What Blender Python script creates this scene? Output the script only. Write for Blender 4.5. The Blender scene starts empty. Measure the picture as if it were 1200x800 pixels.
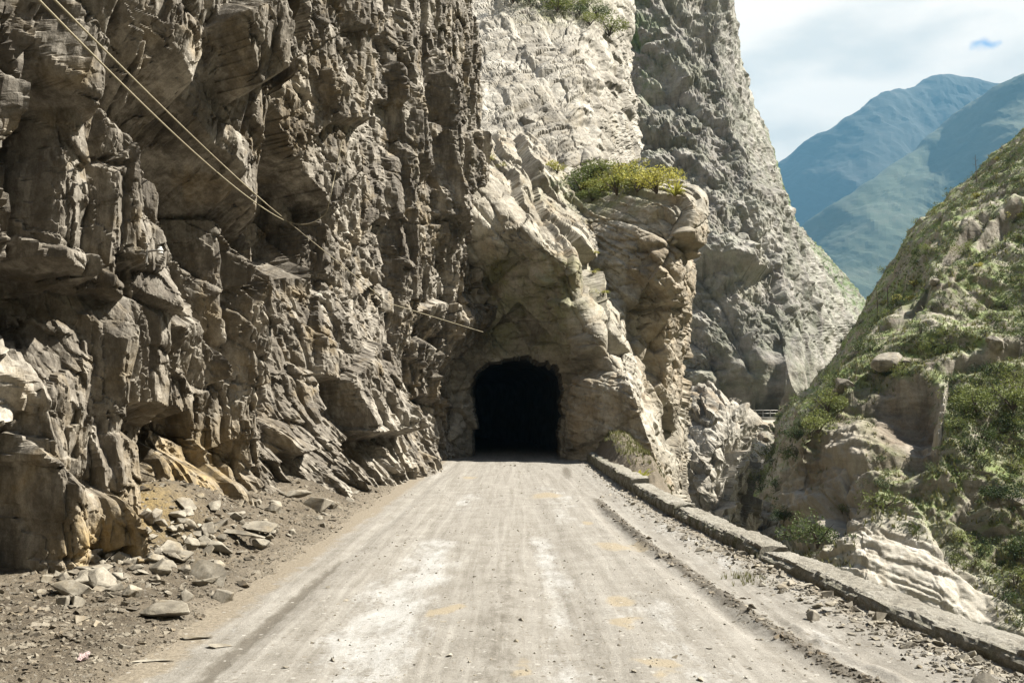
import bpy, bmesh, math, random
import numpy as np
from mathutils import Vector

random.seed(7)
RNG = np.random.default_rng(7)
S = bpy.context.scene
C = S.collection
R = math.radians

# ------------------------------------------------------------------ camera
F, CX, CY, HOR = 1040.0, 600.0, 400.0, 485.0
PITCH = math.atan((HOR - CY) / F)
CAM_Z = 2.0
cam_d = bpy.data.cameras.new("camera")
cam_d.lens = F / 1200.0 * 36.0
cam_d.clip_start = 0.05
cam_d.clip_end = 30000
cam = bpy.data.objects.new("camera", cam_d)
C.objects.link(cam)
cam.location = (0, 0, CAM_Z)
cam.rotation_euler = (math.pi / 2 + PITCH, 0, 0)
S.camera = cam

# ------------------------------------------------------------------ light
SUN = np.array([0.64, 0.06, 0.765]); SUN /= np.linalg.norm(SUN)
sun_el = math.asin(SUN[2]); sun_az = math.atan2(SUN[0], SUN[1])
W = bpy.data.worlds.new("World"); S.world = W; W.use_nodes = True
S.view_settings.view_transform = 'Standard'
S.view_settings.look = 'None'
S.view_settings.exposure = 2.2
S.view_settings.gamma = 1.0
S.view_settings.use_curve_mapping = False
S.cycles.diffuse_bounces = 1
S.cycles.max_bounces = 6
S.cycles.volume_bounces = 0
S.cycles.use_denoising = True
SUN_STRENGTH, SKY_STRENGTH, CLOUD = 5.0, 0.05, 0.345

def world_nodes():
    nt = W.node_tree; nt.nodes.clear()
    N, L = nt.nodes.new, nt.links.new
    out = N('ShaderNodeOutputWorld')
    sky = N('ShaderNodeTexSky'); sky.sky_type = 'NISHITA'; sky.sun_disc = False
    sky.sun_elevation = sun_el; sky.sun_rotation = sun_az
    bg = N('ShaderNodeBackground'); bg.inputs['Strength'].default_value = SKY_STRENGTH
    L(sky.outputs[0], bg.inputs['Color'])
    tc = N('ShaderNodeTexCoord')
    mp = N('ShaderNodeMapping'); mp.inputs['Scale'].default_value = (1, 1, 2.6)
    L(tc.outputs['Generated'], mp.inputs[0])
    n1 = N('ShaderNodeTexNoise'); n1.inputs['Scale'].default_value = 2.6
    n1.inputs['Detail'].default_value = 8; n1.inputs['Roughness'].default_value = .55; n1.inputs['Distortion'].default_value = .35
    L(mp.outputs[0], n1.inputs['Vector'])
    n2 = N('ShaderNodeTexNoise'); n2.inputs['Scale'].default_value = 5.5
    n2.inputs['Detail'].default_value = 7; n2.inputs['Roughness'].default_value = .5
    L(mp.outputs[0], n2.inputs['Vector'])
    # cloud tone: grey undersides to white
    cr = N('ShaderNodeValToRGB')
    cr.color_ramp.elements[0].position = .38; cr.color_ramp.elements[0].color = (.84, .775, .69, 1)
    cr.color_ramp.elements[1].position = .55; cr.color_ramp.elements[1].color = (1.18, 1.03, .88, 1)
    L(n2.outputs[0], cr.inputs[0])
    cb = N('ShaderNodeBackground'); cb.inputs['Strength'].default_value = CLOUD
    L(cr.outputs[0], cb.inputs['Color'])
    # coverage: closed cloud towards the horizon, broken overhead, one small gap over the mountains
    sep = N('ShaderNodeSeparateXYZ'); L(tc.outputs['Generated'], sep.inputs[0])
    thr = N('ShaderNodeMapRange'); thr.inputs['From Min'].default_value = .46; thr.inputs['From Max'].default_value = .72
    thr.inputs['To Min'].default_value = .10; thr.inputs['To Max'].default_value = .66
    L(sep.outputs['Z'], thr.inputs['Value'])
    sub = N('ShaderNodeMath'); sub.operation = 'SUBTRACT'
    L(n1.outputs[0], sub.inputs[0]); L(thr.outputs[0], sub.inputs[1])
    cov = N('ShaderNodeMapRange'); cov.inputs['From Min'].default_value = -.06; cov.inputs['From Max'].default_value = .10
    L(sub.outputs[0], cov.inputs['Value'])
    g = np.array([555 / F, 1.0, 0.0]); up = (CY - 54) / F
    gd = np.array([555 / F, math.cos(PITCH) - up * math.sin(PITCH), math.sin(PITCH) + up * math.cos(PITCH)]); gd /= np.linalg.norm(gd)
    sv = N('ShaderNodeVectorMath'); sv.operation = 'SUBTRACT'; sv.inputs[1].default_value = gd
    L(tc.outputs['Generated'], sv.inputs[0])
    sc = N('ShaderNodeVectorMath'); sc.operation = 'MULTIPLY'; sc.inputs[1].default_value = (1, 1, 2.1)
    L(sv.outputs[0], sc.inputs[0])
    wn = N('ShaderNodeVectorMath'); wn.operation = 'MULTIPLY_ADD'; wn.inputs[1].default_value = (.03, .03, .03); 
    n3 = N('ShaderNodeTexNoise'); n3.inputs['Scale'].default_value = 60; n3.inputs['Detail'].default_value = 4
    L(tc.outputs['Generated'], n3.inputs['Vector'])
    L(n3.outputs['Color'], wn.inputs[0]); L(sc.outputs[0], wn.inputs[2])
    off = N('ShaderNodeVectorMath'); off.operation = 'SUBTRACT'; off.inputs[1].default_value = (.015, .015, .015)
    L(wn.outputs[0], off.inputs[0])
    ln = N('ShaderNodeVectorMath'); ln.operation = 'LENGTH'; L(off.outputs[0], ln.inputs[0])
    hole = N('ShaderNodeMapRange'); hole.inputs['From Min'].default_value = .002; hole.inputs['From Max'].default_value = .013
    L(ln.outputs['Value'], hole.inputs['Value'])
    mul = N('ShaderNodeMath'); mul.operation = 'MULTIPLY'
    L(cov.outputs[0], mul.inputs[0]); L(hole.outputs[0], mul.inputs[1])
    mx = N('ShaderNodeMixShader')
    L(mul.outputs[0], mx.inputs[0]); L(bg.outputs[0], mx.inputs[1]); L(cb.outputs[0], mx.inputs[2])
    L(mx.outputs[0], out.inputs[0])
world_nodes()
sl = bpy.data.lights.new("sun", 'SUN'); sl.energy = SUN_STRENGTH; sl.angle = R(.53); sl.color = (1, .95, .87)
so = bpy.data.objects.new("sun", sl); C.objects.link(so)
so.rotation_euler = Vector(SUN).to_track_quat('Z', 'Y').to_euler()

# ------------------------------------------------------------------ maths helpers
def W3(px, py, d):
    """point seen at a photo pixel, d metres ahead along the road axis"""
    px, py, d = np.broadcast_arrays(np.asarray(px, float), np.asarray(py, float), np.asarray(d, float))
    x = (px - CX) / F; u = (CY - py) / F
    wy = math.cos(PITCH) - u * math.sin(PITCH); wz = math.sin(PITCH) + u * math.cos(PITCH)
    return np.stack([x * d / wy, d, CAM_Z + wz * d / wy], -1)

def to_px(P):
    y = P[..., 1] * math.cos(PITCH) + (P[..., 2] - CAM_Z) * math.sin(PITCH)
    z = -P[..., 1] * math.sin(PITCH) + (P[..., 2] - CAM_Z) * math.cos(PITCH)
    y = np.where(np.abs(y) < .05, .05, y)
    return CX + F * P[..., 0] / y, CY - F * z / y

def hsh(a, b, c, s):
    a = a.astype(np.uint32); b = b.astype(np.uint32); c = np.uint32(c) if np.isscalar(c) else c.astype(np.uint32)
    h = a * np.uint32(0x9E3779B1) ^ b * np.uint32(0x85EBCA77) ^ c * np.uint32(0xC2B2AE3D) ^ np.uint32((s * 0x27D4EB2F) & 0xffffffff)
    h ^= h >> np.uint32(15); h *= np.uint32(0x2C1B3C6D); h ^= h >> np.uint32(12); h *= np.uint32(0x297A2D39); h ^= h >> np.uint32(15)
    return h
np.seterr(over='ignore')

def noise3(P, s=0):
    """gradient noise, about -1..1"""
    P = P.astype(np.float32); fl = np.floor(P); f = P - fl; i = fl.astype(np.int64)
    w = f * f * f * (f * (f * 6 - 15) + 10)
    out = np.zeros(P.shape[:-1], np.float32)
    for dx in (0, 1):
        wx = w[..., 0] if dx else 1 - w[..., 0]
        for dy in (0, 1):
            wy = w[..., 1] if dy else 1 - w[..., 1]
            for dz in (0, 1):
                wz = w[..., 2] if dz else 1 - w[..., 2]
                h = hsh(i[..., 0] + dx, i[..., 1] + dy, i[..., 2] + dz, s)
                gx = (h & np.uint32(1023)).astype(np.float32) / 511.5 - 1
                gy = ((h >> np.uint32(10)) & np.uint32(1023)).astype(np.float32) / 511.5 - 1
                gz = ((h >> np.uint32(20)) & np.uint32(1023)).astype(np.float32) / 511.5 - 1
                out += wx * wy * wz * (gx * (f[..., 0] - dx) + gy * (f[..., 1] - dy) + gz * (f[..., 2] - dz))
    return out * 1.4

def fbm(P, octaves=4, s=0, gain=.5, lac=2.03, ridged=False):
    a, t = 1.0, 0.0; out = 0
    for o in range(octaves):
        n = noise3(P * (lac ** o) + o * 17.3, s + o)
        out = out + a * ((1 - 2 * np.abs(n)) if ridged else n); t += a; a *= gain
    return out / t

def cells(qx, qy, s):
    """2-D cellular pattern: offset to nearest site, three random numbers of that cell, F2-F1"""
    qx = qx.astype(np.float32); qy = qy.astype(np.float32)
    ix = np.floor(qx).astype(np.int64); iy = np.floor(qy).astype(np.int64)
    b1 = np.full(qx.shape, 9., np.float32); b2 = b1.copy()
    rx = np.zeros_like(b1); ry = np.zeros_like(b1); hid = np.zeros(qx.shape, np.uint32)
    for dx in (-1, 0, 1):
        for dy in (-1, 0, 1):
            h = hsh(ix + dx, iy + dy, 7, s)
            sx = ix + dx + .1 + .8 * (h & np.uint32(0xffff)).astype(np.float32) / 65535
            sy = iy + dy + .1 + .8 * (h >> np.uint32(16)).astype(np.float32) / 65535
            ddx = (qx - sx).astype(np.float32); ddy = (qy - sy).astype(np.float32)
            d = ddx * ddx + ddy * ddy
            m = d < b1
            b2 = np.where(m, b1, np.minimum(b2, d)); b1 = np.where(m, d, b1)
            rx = np.where(m, ddx, rx); ry = np.where(m, ddy, ry); hid = np.where(m, h, hid)
    h2 = hsh(hid, hid >> np.uint32(7), 3, s + 91)
    r = [((h2 >> np.uint32(k * 10)) & np.uint32(1023)).astype(np.float32) / 511.5 - 1 for k in range(3)]
    return rx, ry, r, np.sqrt(b2) - np.sqrt(b1)

def facets(a, b, size, asp, ang, amp, tilt, s, bias=(0, 0), crack=0., wob=.13, P=None, mod=0.):
    """broken-block relief: every cell its own height and tilt; sizes in metres"""
    ca, sa = math.cos(ang), math.sin(ang)
    u = (a * ca + b * sa) / size; v = (-a * sa + b * ca) / (size * asp)
    if P is not None and wob:
        u = u + wob * noise3(P / size * 1.7, s + 5); v = v + wob * noise3(P / size * 1.7 + 31, s + 6)
    rx, ry, r, e = cells(u, v, s)
    h = amp * r[0] + size * ((tilt * r[1] + bias[0]) * rx + (tilt * r[2] + bias[1]) * ry * asp)
    if np.any(crack): h = h - crack * np.exp(-e / .06)
    if mod and P is not None: h = h * (1 - mod + mod * smooth01(fbm(P / size * .22, 2, s + 70), -.22, .25))
    return h

def rnd(i, j, k, s):
    return (hsh(i.astype(np.int64), j.astype(np.int64), k, s) & np.uint32(0xffff)).astype(np.float32) / 32767.5 - 1

def joints(a, b, size, asp, ang, amp, tilt, s, bias=(0, 0), crack=0., wob=.05, P=None, dip=.25, mod=0.):
    """jointed rock: columns between two sets of joint planes, each column broken into blocks with flat faces and straight edges"""
    ca, sa = math.cos(ang), math.sin(ang)
    u = (a * ca + b * sa) / size; v = (-a * sa + b * ca) / (size * asp)
    if P is not None and wob:
        u = u + wob * noise3(P / size * 1.3, s + 5) + 2.2 * wob * noise3(P / size * .35, s + 15); v = v + wob * noise3(P / size * 1.3 + 31, s + 6)
    # irregular widths: move each joint by its own amount
    i = np.floor(u); f = u - i; z = np.zeros_like(i)
    lo = .32 * rnd(i, z, 1, s); hi = .32 * rnd(i + 1, z, 1, s)
    i = np.where(f < lo, i - 1, np.where(f > 1 + hi, i + 1, i))
    lo = i + .32 * rnd(i, z, 1, s); hi = i + 1 + .32 * rnd(i + 1, z, 1, s)
    v = v + dip * (u - i) * (1 + .6 * rnd(i, z, 4, s)) + 3.7 * rnd(i, z, 2, s)
    j = np.floor(v); g = v - j
    l2 = .34 * rnd(j, i, 3, s); h2 = .34 * rnd(j + 1, i, 3, s)
    j = np.where(g < l2, j - 1, np.where(g > 1 + h2, j + 1, j))
    l2 = j + .34 * rnd(j, i, 3, s); h2 = j + 1 + .34 * rnd(j + 1, i, 3, s)
    cu, cv = .5 * (lo + hi), .5 * (l2 + h2)
    h = amp * (.45 * rnd(i, z, 5, s) + .75 * rnd(i, j, 6, s)) + size * ((tilt * rnd(i, j, 7, s) + bias[0]) * (u - cu) + (tilt * .6 * rnd(i, j, 8, s) + bias[1]) * (v - cv) * asp)
    if np.any(crack):
        e = np.minimum(np.minimum(u - lo, hi - u), np.minimum(v - l2, h2 - v) * asp)
        h = h - crack * np.exp(-np.maximum(e, 0) / .05)
    if mod and P is not None: h = h * (1 - mod + mod * smooth01(fbm(P / size * .22, 2, s + 70), -.22, .25))
    return h

def smooth01(x, a, b):
    t = np.clip((x - a) / (b - a), 0, 1); return t * t * (3 - 2 * t)

def limit(D, da, db, kup_a, kdn_a, kup_b, kdn_b):
    """limit how fast the relief may rise/fall along the grid: blocks get sides instead of stretched steps.
    da[i,j]: metres between i-1 and i;  db[i,j]: metres between j-1 and j"""
    D = D.copy(); nu, nv = D.shape
    for i in range(1, nu): D[i] = np.maximum(D[i], D[i - 1] - kdn_a * da[i])
    for i in range(nu - 2, -1, -1): D[i] = np.maximum(D[i], D[i + 1] - kup_a * da[i + 1])
    for j in range(1, nv): D[:, j] = np.maximum(D[:, j], D[:, j - 1] - kdn_b * db[:, j])
    for j in range(nv - 2, -1, -1): D[:, j] = np.maximum(D[:, j], D[:, j + 1] - kup_b * db[:, j + 1])
    return D

def soften(D, P, k=1.5):
    """limit() for any sheet, metre spacing read from the sheet itself"""
    da = np.zeros(D.shape); db = np.zeros(D.shape)
    da[1:] = np.linalg.norm(np.diff(P, axis=0), axis=-1); db[:, 1:] = np.linalg.norm(np.diff(P, axis=1), axis=-1)
    return limit(D, da, db, k, k * 1.25, k, k * 1.25)

def blur(D, n=1):
    for _ in range(n):
        E = np.pad(D, 1, mode='edge'); D = (E[:-2, 1:-1] + E[2:, 1:-1] + E[1:-1, :-2] + E[1:-1, 2:] + 2 * E[1:-1, 1:-1]) / 6
    return D

def catmull(A, n, axis):
    """uniform Catmull-Rom along an axis"""
    A = np.moveaxis(np.asarray(A, float), axis, 0); m = A.shape[0]
    t = np.linspace(0, m - 1, n) if np.isscalar(n) else np.asarray(n) * (m - 1); i = np.minimum(t.astype(int), m - 2); f = (t - i).reshape(-1, *([1] * (A.ndim - 1)))
    p1, p2 = A[i], A[i + 1]
    p0 = np.where((i > 0).reshape(f.shape), A[np.maximum(i - 1, 0)], 2 * A[i] - A[i + 1])
    p3 = np.where((i < m - 2).reshape(f.shape), A[np.minimum(i + 2, m - 1)], 2 * A[i + 1] - A[i])
    o = .5 * (2 * p1 + (p2 - p0) * f + (2 * p0 - 5 * p1 + 4 * p2 - p3) * f ** 2 + (3 * p1 - p0 - 3 * p2 + p3) * f ** 3)
    return np.moveaxis(o, 0, axis)

def net(rows, nu, nv):
    """rows of (px, py, d) -> smooth world sheet P[nv rows, nu cols]"""
    A = np.array(rows, float); P = W3(A[..., 0], A[..., 1], A[..., 2])
    return catmull(catmull(P, nu, 1), nv, 0)

def normals(P, toward):
    n = np.cross(np.gradient(P, axis=1), np.gradient(P, axis=0))
    n /= np.linalg.norm(n, axis=-1, keepdims=True) + 1e-9
    n *= -1 if np.median((n * np.asarray(toward)).sum(-1)) < 0 else 1      # one side for the whole sheet, also where it turns away
    return n

# ------------------------------------------------------------------ object helpers
def props(o, label=None, cat=None, group=None, kind=None):
    for k, v in (('label', label), ('category', cat), ('group', group), ('kind', kind)):
        if v: o[k] = v
    return o

def link(name, me, parent=None, mat=None):
    o = bpy.data.objects.new(name, me); C.objects.link(o)
    if parent: o.parent = parent
    if mat and me is not None and not me.materials: me.materials.append(mat)
    return o

def raw_mesh(name, V, polys, mat=None, smooth=False, attrs=None):
    """fast mesh: V (n,3), polys (m,k) of one size"""
    V = np.asarray(V, np.float32); polys = np.asarray(polys, np.int32); m, k = polys.shape
    me = bpy.data.meshes.new(name)
    me.vertices.add(len(V)); me.vertices.foreach_set('co', V.ravel())
    me.loops.add(m * k); me.loops.foreach_set('vertex_index', polys.ravel())
    me.polygons.add(m)
    me.polygons.foreach_set('loop_start', np.arange(0, m * k, k, dtype=np.int32))
    me.polygons.foreach_set('use_smooth', np.full(m, smooth, bool))
    for an, av in (attrs or {}).items():
        at = me.attributes.new(an, 'FLOAT', 'POINT'); at.data.foreach_set('value', np.asarray(av, np.float32).ravel())
    me.update(calc_edges=True)
    if mat: me.materials.append(mat)
    return me

def grid_mesh(name, P, mat, keep=None, attrs=None, smooth=False, flip=False):
    a, b = P.shape[:2]
    idx = np.arange(a * b).reshape(a, b)
    q = np.stack([idx[:-1, :-1], idx[:-1, 1:], idx[1:, 1:], idx[1:, :-1]], -1)
    if flip: q = q[..., ::-1]
    q = q.reshape(-1, 4)
    if keep is not None:
        q = q[keep.ravel()]
    return raw_mesh(name, P.reshape(-1, 3), q, mat, smooth, attrs)

# ------------------------------------------------------------------ materials
def mat_new(name):
    m = bpy.data.materials.new(name); m.use_nodes = True
    nt = m.node_tree; b = nt.nodes['Principled BSDF']
    b.inputs['Specular IOR Level'].default_value = .25
    return m, nt, b

class NB:
    def __init__(s, nt): s.nt = nt
    def n(s, t, **k):
        x = s.nt.nodes.new(t)
        for a, v in k.items():
            if hasattr(x, a): setattr(x, a, v)
            else: x.inputs[a.replace('_', ' ')].default_value = v
        return x
    def l(s, a, b): s.nt.links.new(a, b)
    def noise(s, vec, scale, detail=5, rough=.6, dist=0):
        x = s.n('ShaderNodeTexNoise'); x.inputs['Scale'].default_value = scale; x.inputs['Detail'].default_value = detail
        x.inputs['Roughness'].default_value = rough; x.inputs['Distortion'].default_value = dist
        s.l(vec, x.inputs['Vector']); return x.outputs[0]
    def ramp(s, fac, stops):
        x = s.n('ShaderNodeValToRGB'); e = x.color_ramp.elements
        while len(e) < len(stops): e.new(.5)
        for i, (p, c) in enumerate(stops):
            e[i].position = p; e[i].color = (c, c, c, 1) if isinstance(c, (int, float)) else (*c, 1)
        s.l(fac, x.inputs[0]); return x.outputs[0]
    def mix(s, fac, a, b, mode='MIX'):
        x = s.n('ShaderNodeMix', data_type='RGBA', blend_type=mode)
        for i, v in ((0, fac), (6, a), (7, b)):
            if isinstance(v, (int, float)): x.inputs[i].default_value = v
            elif isinstance(v, tuple): x.inputs[i].default_value = (*v, 1)
            else: s.l(v, x.inputs[i])
        return x.outputs[2]
    def math(s, op, a, b=0., clamp=False):
        x = s.n('ShaderNodeMath', operation=op); x.use_clamp = clamp
        for i, v in ((0, a), (1, b)):
            if isinstance(v, (int, float)): x.inputs[i].default_value = v
            else: s.l(v, x.inputs[i])
        return x.outputs[0]
    def scaled(s, vec, sc, rot=(0, 0, 0)):
        x = s.n('ShaderNodeMapping'); x.inputs['Scale'].default_value = sc; x.inputs['Rotation'].default_value = rot
        s.l(vec, x.inputs[0]); return x.outputs[0]
    def bump(s, h, dist, strength=1., nrm=None):
        x = s.n('ShaderNodeBump'); x.inputs['Distance'].default_value = dist; x.inputs['Strength'].default_value = strength
        s.l(h, x.inputs['Height'])
        if nrm is not None: s.l(nrm, x.inputs['Normal'])
        return x.outputs[0]
    def attr(s, name): 
        x = s.n('ShaderNodeAttribute'); x.attribute_name = name; return x.outputs['Fac']

def rock_mat(name, dark, mid, pale, stain=(.32, .21, .09), k=1., bed=(0, 0, 0), bedsc=(1, 1, 5), stain_amt=.5, green=None, bump=.03, attr_stain=True, attr_green=True):
    """k: feature frequency (per metre)"""
    dark = tuple(c * .52 for c in dark); mid = tuple(c * .58 for c in mid); pale = tuple(c * .68 for c in pale); stain = tuple(c * .65 for c in stain)
    m, nt, b = mat_new(name); g = NB(nt)
    pos = g.n('ShaderNodeNewGeometry').outputs['Position']
    big = g.noise(pos, .35 * k, 4, .6, .4)
    lay = g.noise(g.scaled(pos, tuple(v * .8 * k for v in bedsc), bed), 1.0, 6, .65, .5)
    fine = g.noise(pos, 7 * k, 6, .7)
    v = g.math('ADD', g.math('MULTIPLY', big, .45), g.math('ADD', g.math('MULTIPLY', lay, .35), g.math('MULTIPLY', fine, .25)))
    col = g.ramp(v, [(.36, dark), (.5, mid), (.66, pale)])
    st = g.ramp(g.noise(pos, .55 * k, 5, .65, 1.0), [(.52, 0.), (.68, stain_amt)])
    if attr_stain:
        at = g.attr('stain'); sn = g.ramp(g.noise(pos, 2.2 * k, 5, .7, .6), [(.38, 0.), (.6, 1.)])
        st = g.math('MAXIMUM', st, g.math('MULTIPLY', at, g.math('ADD', g.math('MULTIPLY', sn, .7), .3)))
    col = g.mix(st, col, stain)
    wet = g.math('MULTIPLY', g.ramp(g.noise(g.scaled(pos, (1.1 * k, 1.1 * k, .22 * k)), 1., 6, .7, .3), [(.50, 0.), (.62, 1.)]), .48)
    col = g.mix(wet, col, tuple(c * .62 for c in dark))
    spk = g.noise(pos, 34 * k, 3, .7)
    col = g.mix(.35, col, g.ramp(spk, [(.3, .25), (.7, .8)]), 'OVERLAY')
    if green is not None:
        gr = g.noise(pos, 1.1 * k, 6, .7, .4)
        gf = g.math('MULTIPLY', g.ramp(gr, [(.4, 0.), (.58, 1.)]), g.attr('green')) if attr_green else g.ramp(gr, [(.5, 0.), (.65, .8)])
        gcol = g.ramp(g.noise(pos, 5 * k, 4, .7), [(.35, tuple(c * .6 for c in green)), (.65, tuple(min(1, c * 1.35) for c in green))])
        col = g.mix(gf, col, gcol)
    g.l(col, b.inputs['Base Color'])
    b.inputs['Roughness'].default_value = .85
    h = g.math('ADD', g.math('MULTIPLY', lay, .8), g.math('ADD', g.math('MULTIPLY', fine, .35), g.math('MULTIPLY', spk, .1)))
    g.l(g.bump(h, bump / k * 1.7, 1.), b.inputs['Normal'])
    return m

M = {}
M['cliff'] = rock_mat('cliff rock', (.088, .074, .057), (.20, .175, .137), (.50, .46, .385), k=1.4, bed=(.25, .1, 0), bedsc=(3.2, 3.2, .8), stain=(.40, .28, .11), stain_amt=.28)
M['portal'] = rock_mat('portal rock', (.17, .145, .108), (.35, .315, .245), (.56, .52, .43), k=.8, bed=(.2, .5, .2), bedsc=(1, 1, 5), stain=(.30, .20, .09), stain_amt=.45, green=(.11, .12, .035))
M['slab'] = rock_mat('pale bedded rock', (.17, .15, .115), (.36, .33, .27), (.53, .50, .425), k=.6, bed=(.1, .45, 0), bedsc=(.6, .6, 5), stain=(.30, .24, .13), stain_amt=.3, green=(.11, .12, .035))
M['far'] = rock_mat('far cliff rock', (.15, .137, .115), (.29, .27, .235), (.46, .435, .38), k=.22, bed=(.3, .6, 0), bedsc=(1, 1, 3.5), stain=(.20, .16, .10), stain_amt=.35, green=(.07, .10, .035), bump=.05)
M['gorge'] = rock_mat('gorge rock', (.20, .175, .135), (.34, .31, .25), (.50, .47, .40), k=.45, bed=(.3, .3, 0), bedsc=(3, 3, 1), stain=(.33, .21, .09), stain_amt=.4, green=(.10, .115, .035))
M['hill'] = rock_mat('hillside rock and earth', (.13, .108, .075), (.27, .235, .175), (.46, .42, .345), k=.6, bed=(.2, -.5, 0), bedsc=(1, 1, 4), stain=(.20, .12, .06), stain_amt=.4, green=(.115, .145, .042))
M['clod'] = rock_mat('earthy stones', (.085, .07, .05), (.155, .132, .096), (.32, .285, .22), k=5, bedsc=(1, 1, 2), stain_amt=.3, bump=.02, attr_stain=False)
M['rubble'] = rock_mat('fallen rock', (.15, .13, .10), (.27, .24, .185), (.42, .385, .31), k=5, bedsc=(1, 1, 3), stain=(.34, .25, .12), stain_amt=.35, bump=.02, attr_stain=False)

# ------------------------------------------------------------------ left cliff
def build_cliff():
    nv, nt = 470, 36
    ysite = np.interp(np.arange(12), np.arange(12), np.arange(12))
    yk = [1, 8, 12, 16, 20, 26, 32, 38, 42, 50]
    xk = [-6.6, -6.25, -6.1, -5.6, -5.1, -4.8, -4.6, -4.0, -3.5, -3.0]
    px = np.concatenate([np.linspace(-330, 0, 90, endpoint=False), np.linspace(0, 290, 280, endpoint=False), np.linspace(290, 522, 400)]); nu = len(px)
    # station along the road for every column (uniform on the picture, so the near rock is finest)
    y = np.full(nu, 12.)
    for _ in range(60): y = .5 * y + .5 * (-np.interp(y, yk, xk) * F / (600 - px))
    y = np.clip(np.maximum.accumulate(y), 2, 60)
    y = y + np.arange(nu) * 1e-4
    NB_ = 64                                         # the wall goes on past the viewpoint
    yb = np.linspace(-18, y[0] - .12, NB_); px = np.concatenate([px[0] - (y[0] - yb) * 90, px]); y = np.concatenate([yb, y]); nu = len(y)
    Y = np.repeat(y[:, None], nv + nt, 1)
    top = .62 * np.maximum(y, 7) + 3.2
    t = np.linspace(0, 1, nv)
    Z = np.concatenate([-1.0 + t[None] * (top + 1.0)[:, None], top[:, None] + (np.linspace(0, 1, nt + 1)[1:] ** 1.3)[None] * (36 - top)[:, None]], 1)
    X = np.interp(Y, yk, xk)
    # buttress over the left of the tunnel; sunny bay before it, leaning back; overhang near the viewpoint
    edge = 30.5 + .25 * (Z - 6)
    butt = smooth01(Y, 28.8 + .10 * (Z - 6), 32.8 + .10 * (Z - 6)) * smooth01(Z, 3.0, 6.5)
    lean = 1.15 * butt * (1 - .30 * smooth01(Z, 10, 18)) + .5 * smooth01(Y, 33, 37) * smooth01(Z, 3, 7) * (1 - smooth01(Z, 9, 13))
    bay = smooth01(Y, 16.5, 20.5) * (1 - butt)
    lean -= bay * (1.75 * np.clip((29.5 - Y) / 10, 0, 1) + .10 * np.clip(Z - 1.0, 0, 40) ** .92) * smooth01(Z, -.5, 2.5)
    lean -= .24 * np.clip(Z - .3, 0, 5.0) * smooth01(Y, 17, 21) * (1 - smooth01(Y, 33, 38)) - .5 * smooth01(Y, 17, 21) * (1 - smooth01(Y, 33, 38))
    lean += .7 * smooth01(Z, 5.2, 8.5) * (1 - smooth01(Y, 13, 19))
    lean -= .45 * smooth01(Z, 14, 36) * np.maximum(Z - 14, 0) * .5
    X = X + lean
    B = np.stack([X, Y, Z], -1)
    bpx, bpy_ = to_px(B)
    bpx[:NB_] = px[:NB_, None]; bpy_[:NB_] = HOR - (Z[:NB_] - CAM_Z) * 140
    # main masses of the wall: where they are, how far they stand out, how they are turned
    sites = [
        (-230, 560, .2, .3, 0), (-230, 250, .3, .4, .1), (-120, 560, .2, .2, 0), (-120, 300, .4, .4, .1), (-100, 100, .6, .6, .2), (-60, 560, .3, 0, -.1), (-40, 420, 0, .3, -.9),
        (10, 565, .15, 1.15, -.05), (78, 545, .95, -.08, -.18), (25, 455, .1, .3, -1.1), (60, 425, .2, .3, -1.1),
        (96, 480, .35, 1.15, 0), (128, 480, .62, 0, 0), (162, 425, .62, 1.15, .3), (198, 430, 1.0, -.1, 0),
        (110, 365, .15, .2, -1.2), (165, 355, .2, .2, -1.2), (165, 520, -.45, .6, 0), (150, 600, .0, .4, -.5),
        (205, 560, .35, .2, -.45), (230, 480, 0, .4, 0),
        (15, 250, .45, 1.1, .1), (78, 265, .85, .6, 0), (112, 290, .95, 0, 0), (30, 180, .2, .6, .1), (20, 100, .5, .8, .3),
        (85, 100, .8, .6, .3), (60, 30, .9, .8, .4), (135, 150, -.6, .4, .4),
        (160, 205, -1.0, .5, .2), (230, 195, -1.0, .6, .2), (290, 265, -.8, .6, .2), (155, 285, -.9, .7, 0), (208, 305, -.7, .8, 0),
        (140, 40, .4, .8, .3), (212, 62, 1.1, .9, .1), (247, 60, 1.4, 0, 0), (280, 40, .6, .9, .2), (230, 10, .9, .8, .2),
        (285, 140, .3, 1.0, .1), (318, 120, .7, 1.0, 0), (342, 110, 1.0, .9, 0), (366, 120, 1.25, 0, 0), (330, 205, .4, .9, 0),
        (350, 30, 1.1, .9, .1), (388, 60, 1.1, -.1, 0), (392, 200, .9, -.1, -.1), (402, 300, .6, -.1, -.1), (430, 380, .5, -.1, -.15),
        (450, 440, .5, -.1, -.2), (482, 500, .4, -.1, -.3), (500, 440, .5, -.05, -.2),
        (430, 60, .3, .2, 0), (468, 60, .5, .3, .1), (505, 80, .5, .3, .1), (432, 180, .2, .1, 0), (470, 205, .3, .3, .1),
        (505, 225, .4, .3, .1), (495, 320, .4, .3, .15), (520, 300, .5, .3, .1), (515, 400, .4, .2, .1),
        (240, 400, -.1, .7, .1), (292, 400, 0, .8, 0), (342, 400, .2, .8, 0), (300, 480, .1, .7, 0), (350, 490, .3, .3, -.2),
        (378, 465, .4, .9, 0), (262, 565, .25, .3, -.3), (322, 565, .35, .3, -.3), (392, 545, .5, .2, -.2), (342, 300, -.1, .9, .1), (362, 250, .4, .7, .1)]
    sites = np.array(sites)
    # pixel of a site -> station/height on the wall
    sy = np.interp(sites[:, 0], px, y)
    sz = W3(sites[:, 0], sites[:, 1], sy)[:, 2]
    wx = 5 * fbm(B * .55, 3, 3); wy_ = 5 * fbm(B * .55 + 40, 3, 4)
    best = np.full(Y.shape, 1e9); second = best.copy(); D = np.zeros(Y.shape)
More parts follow.
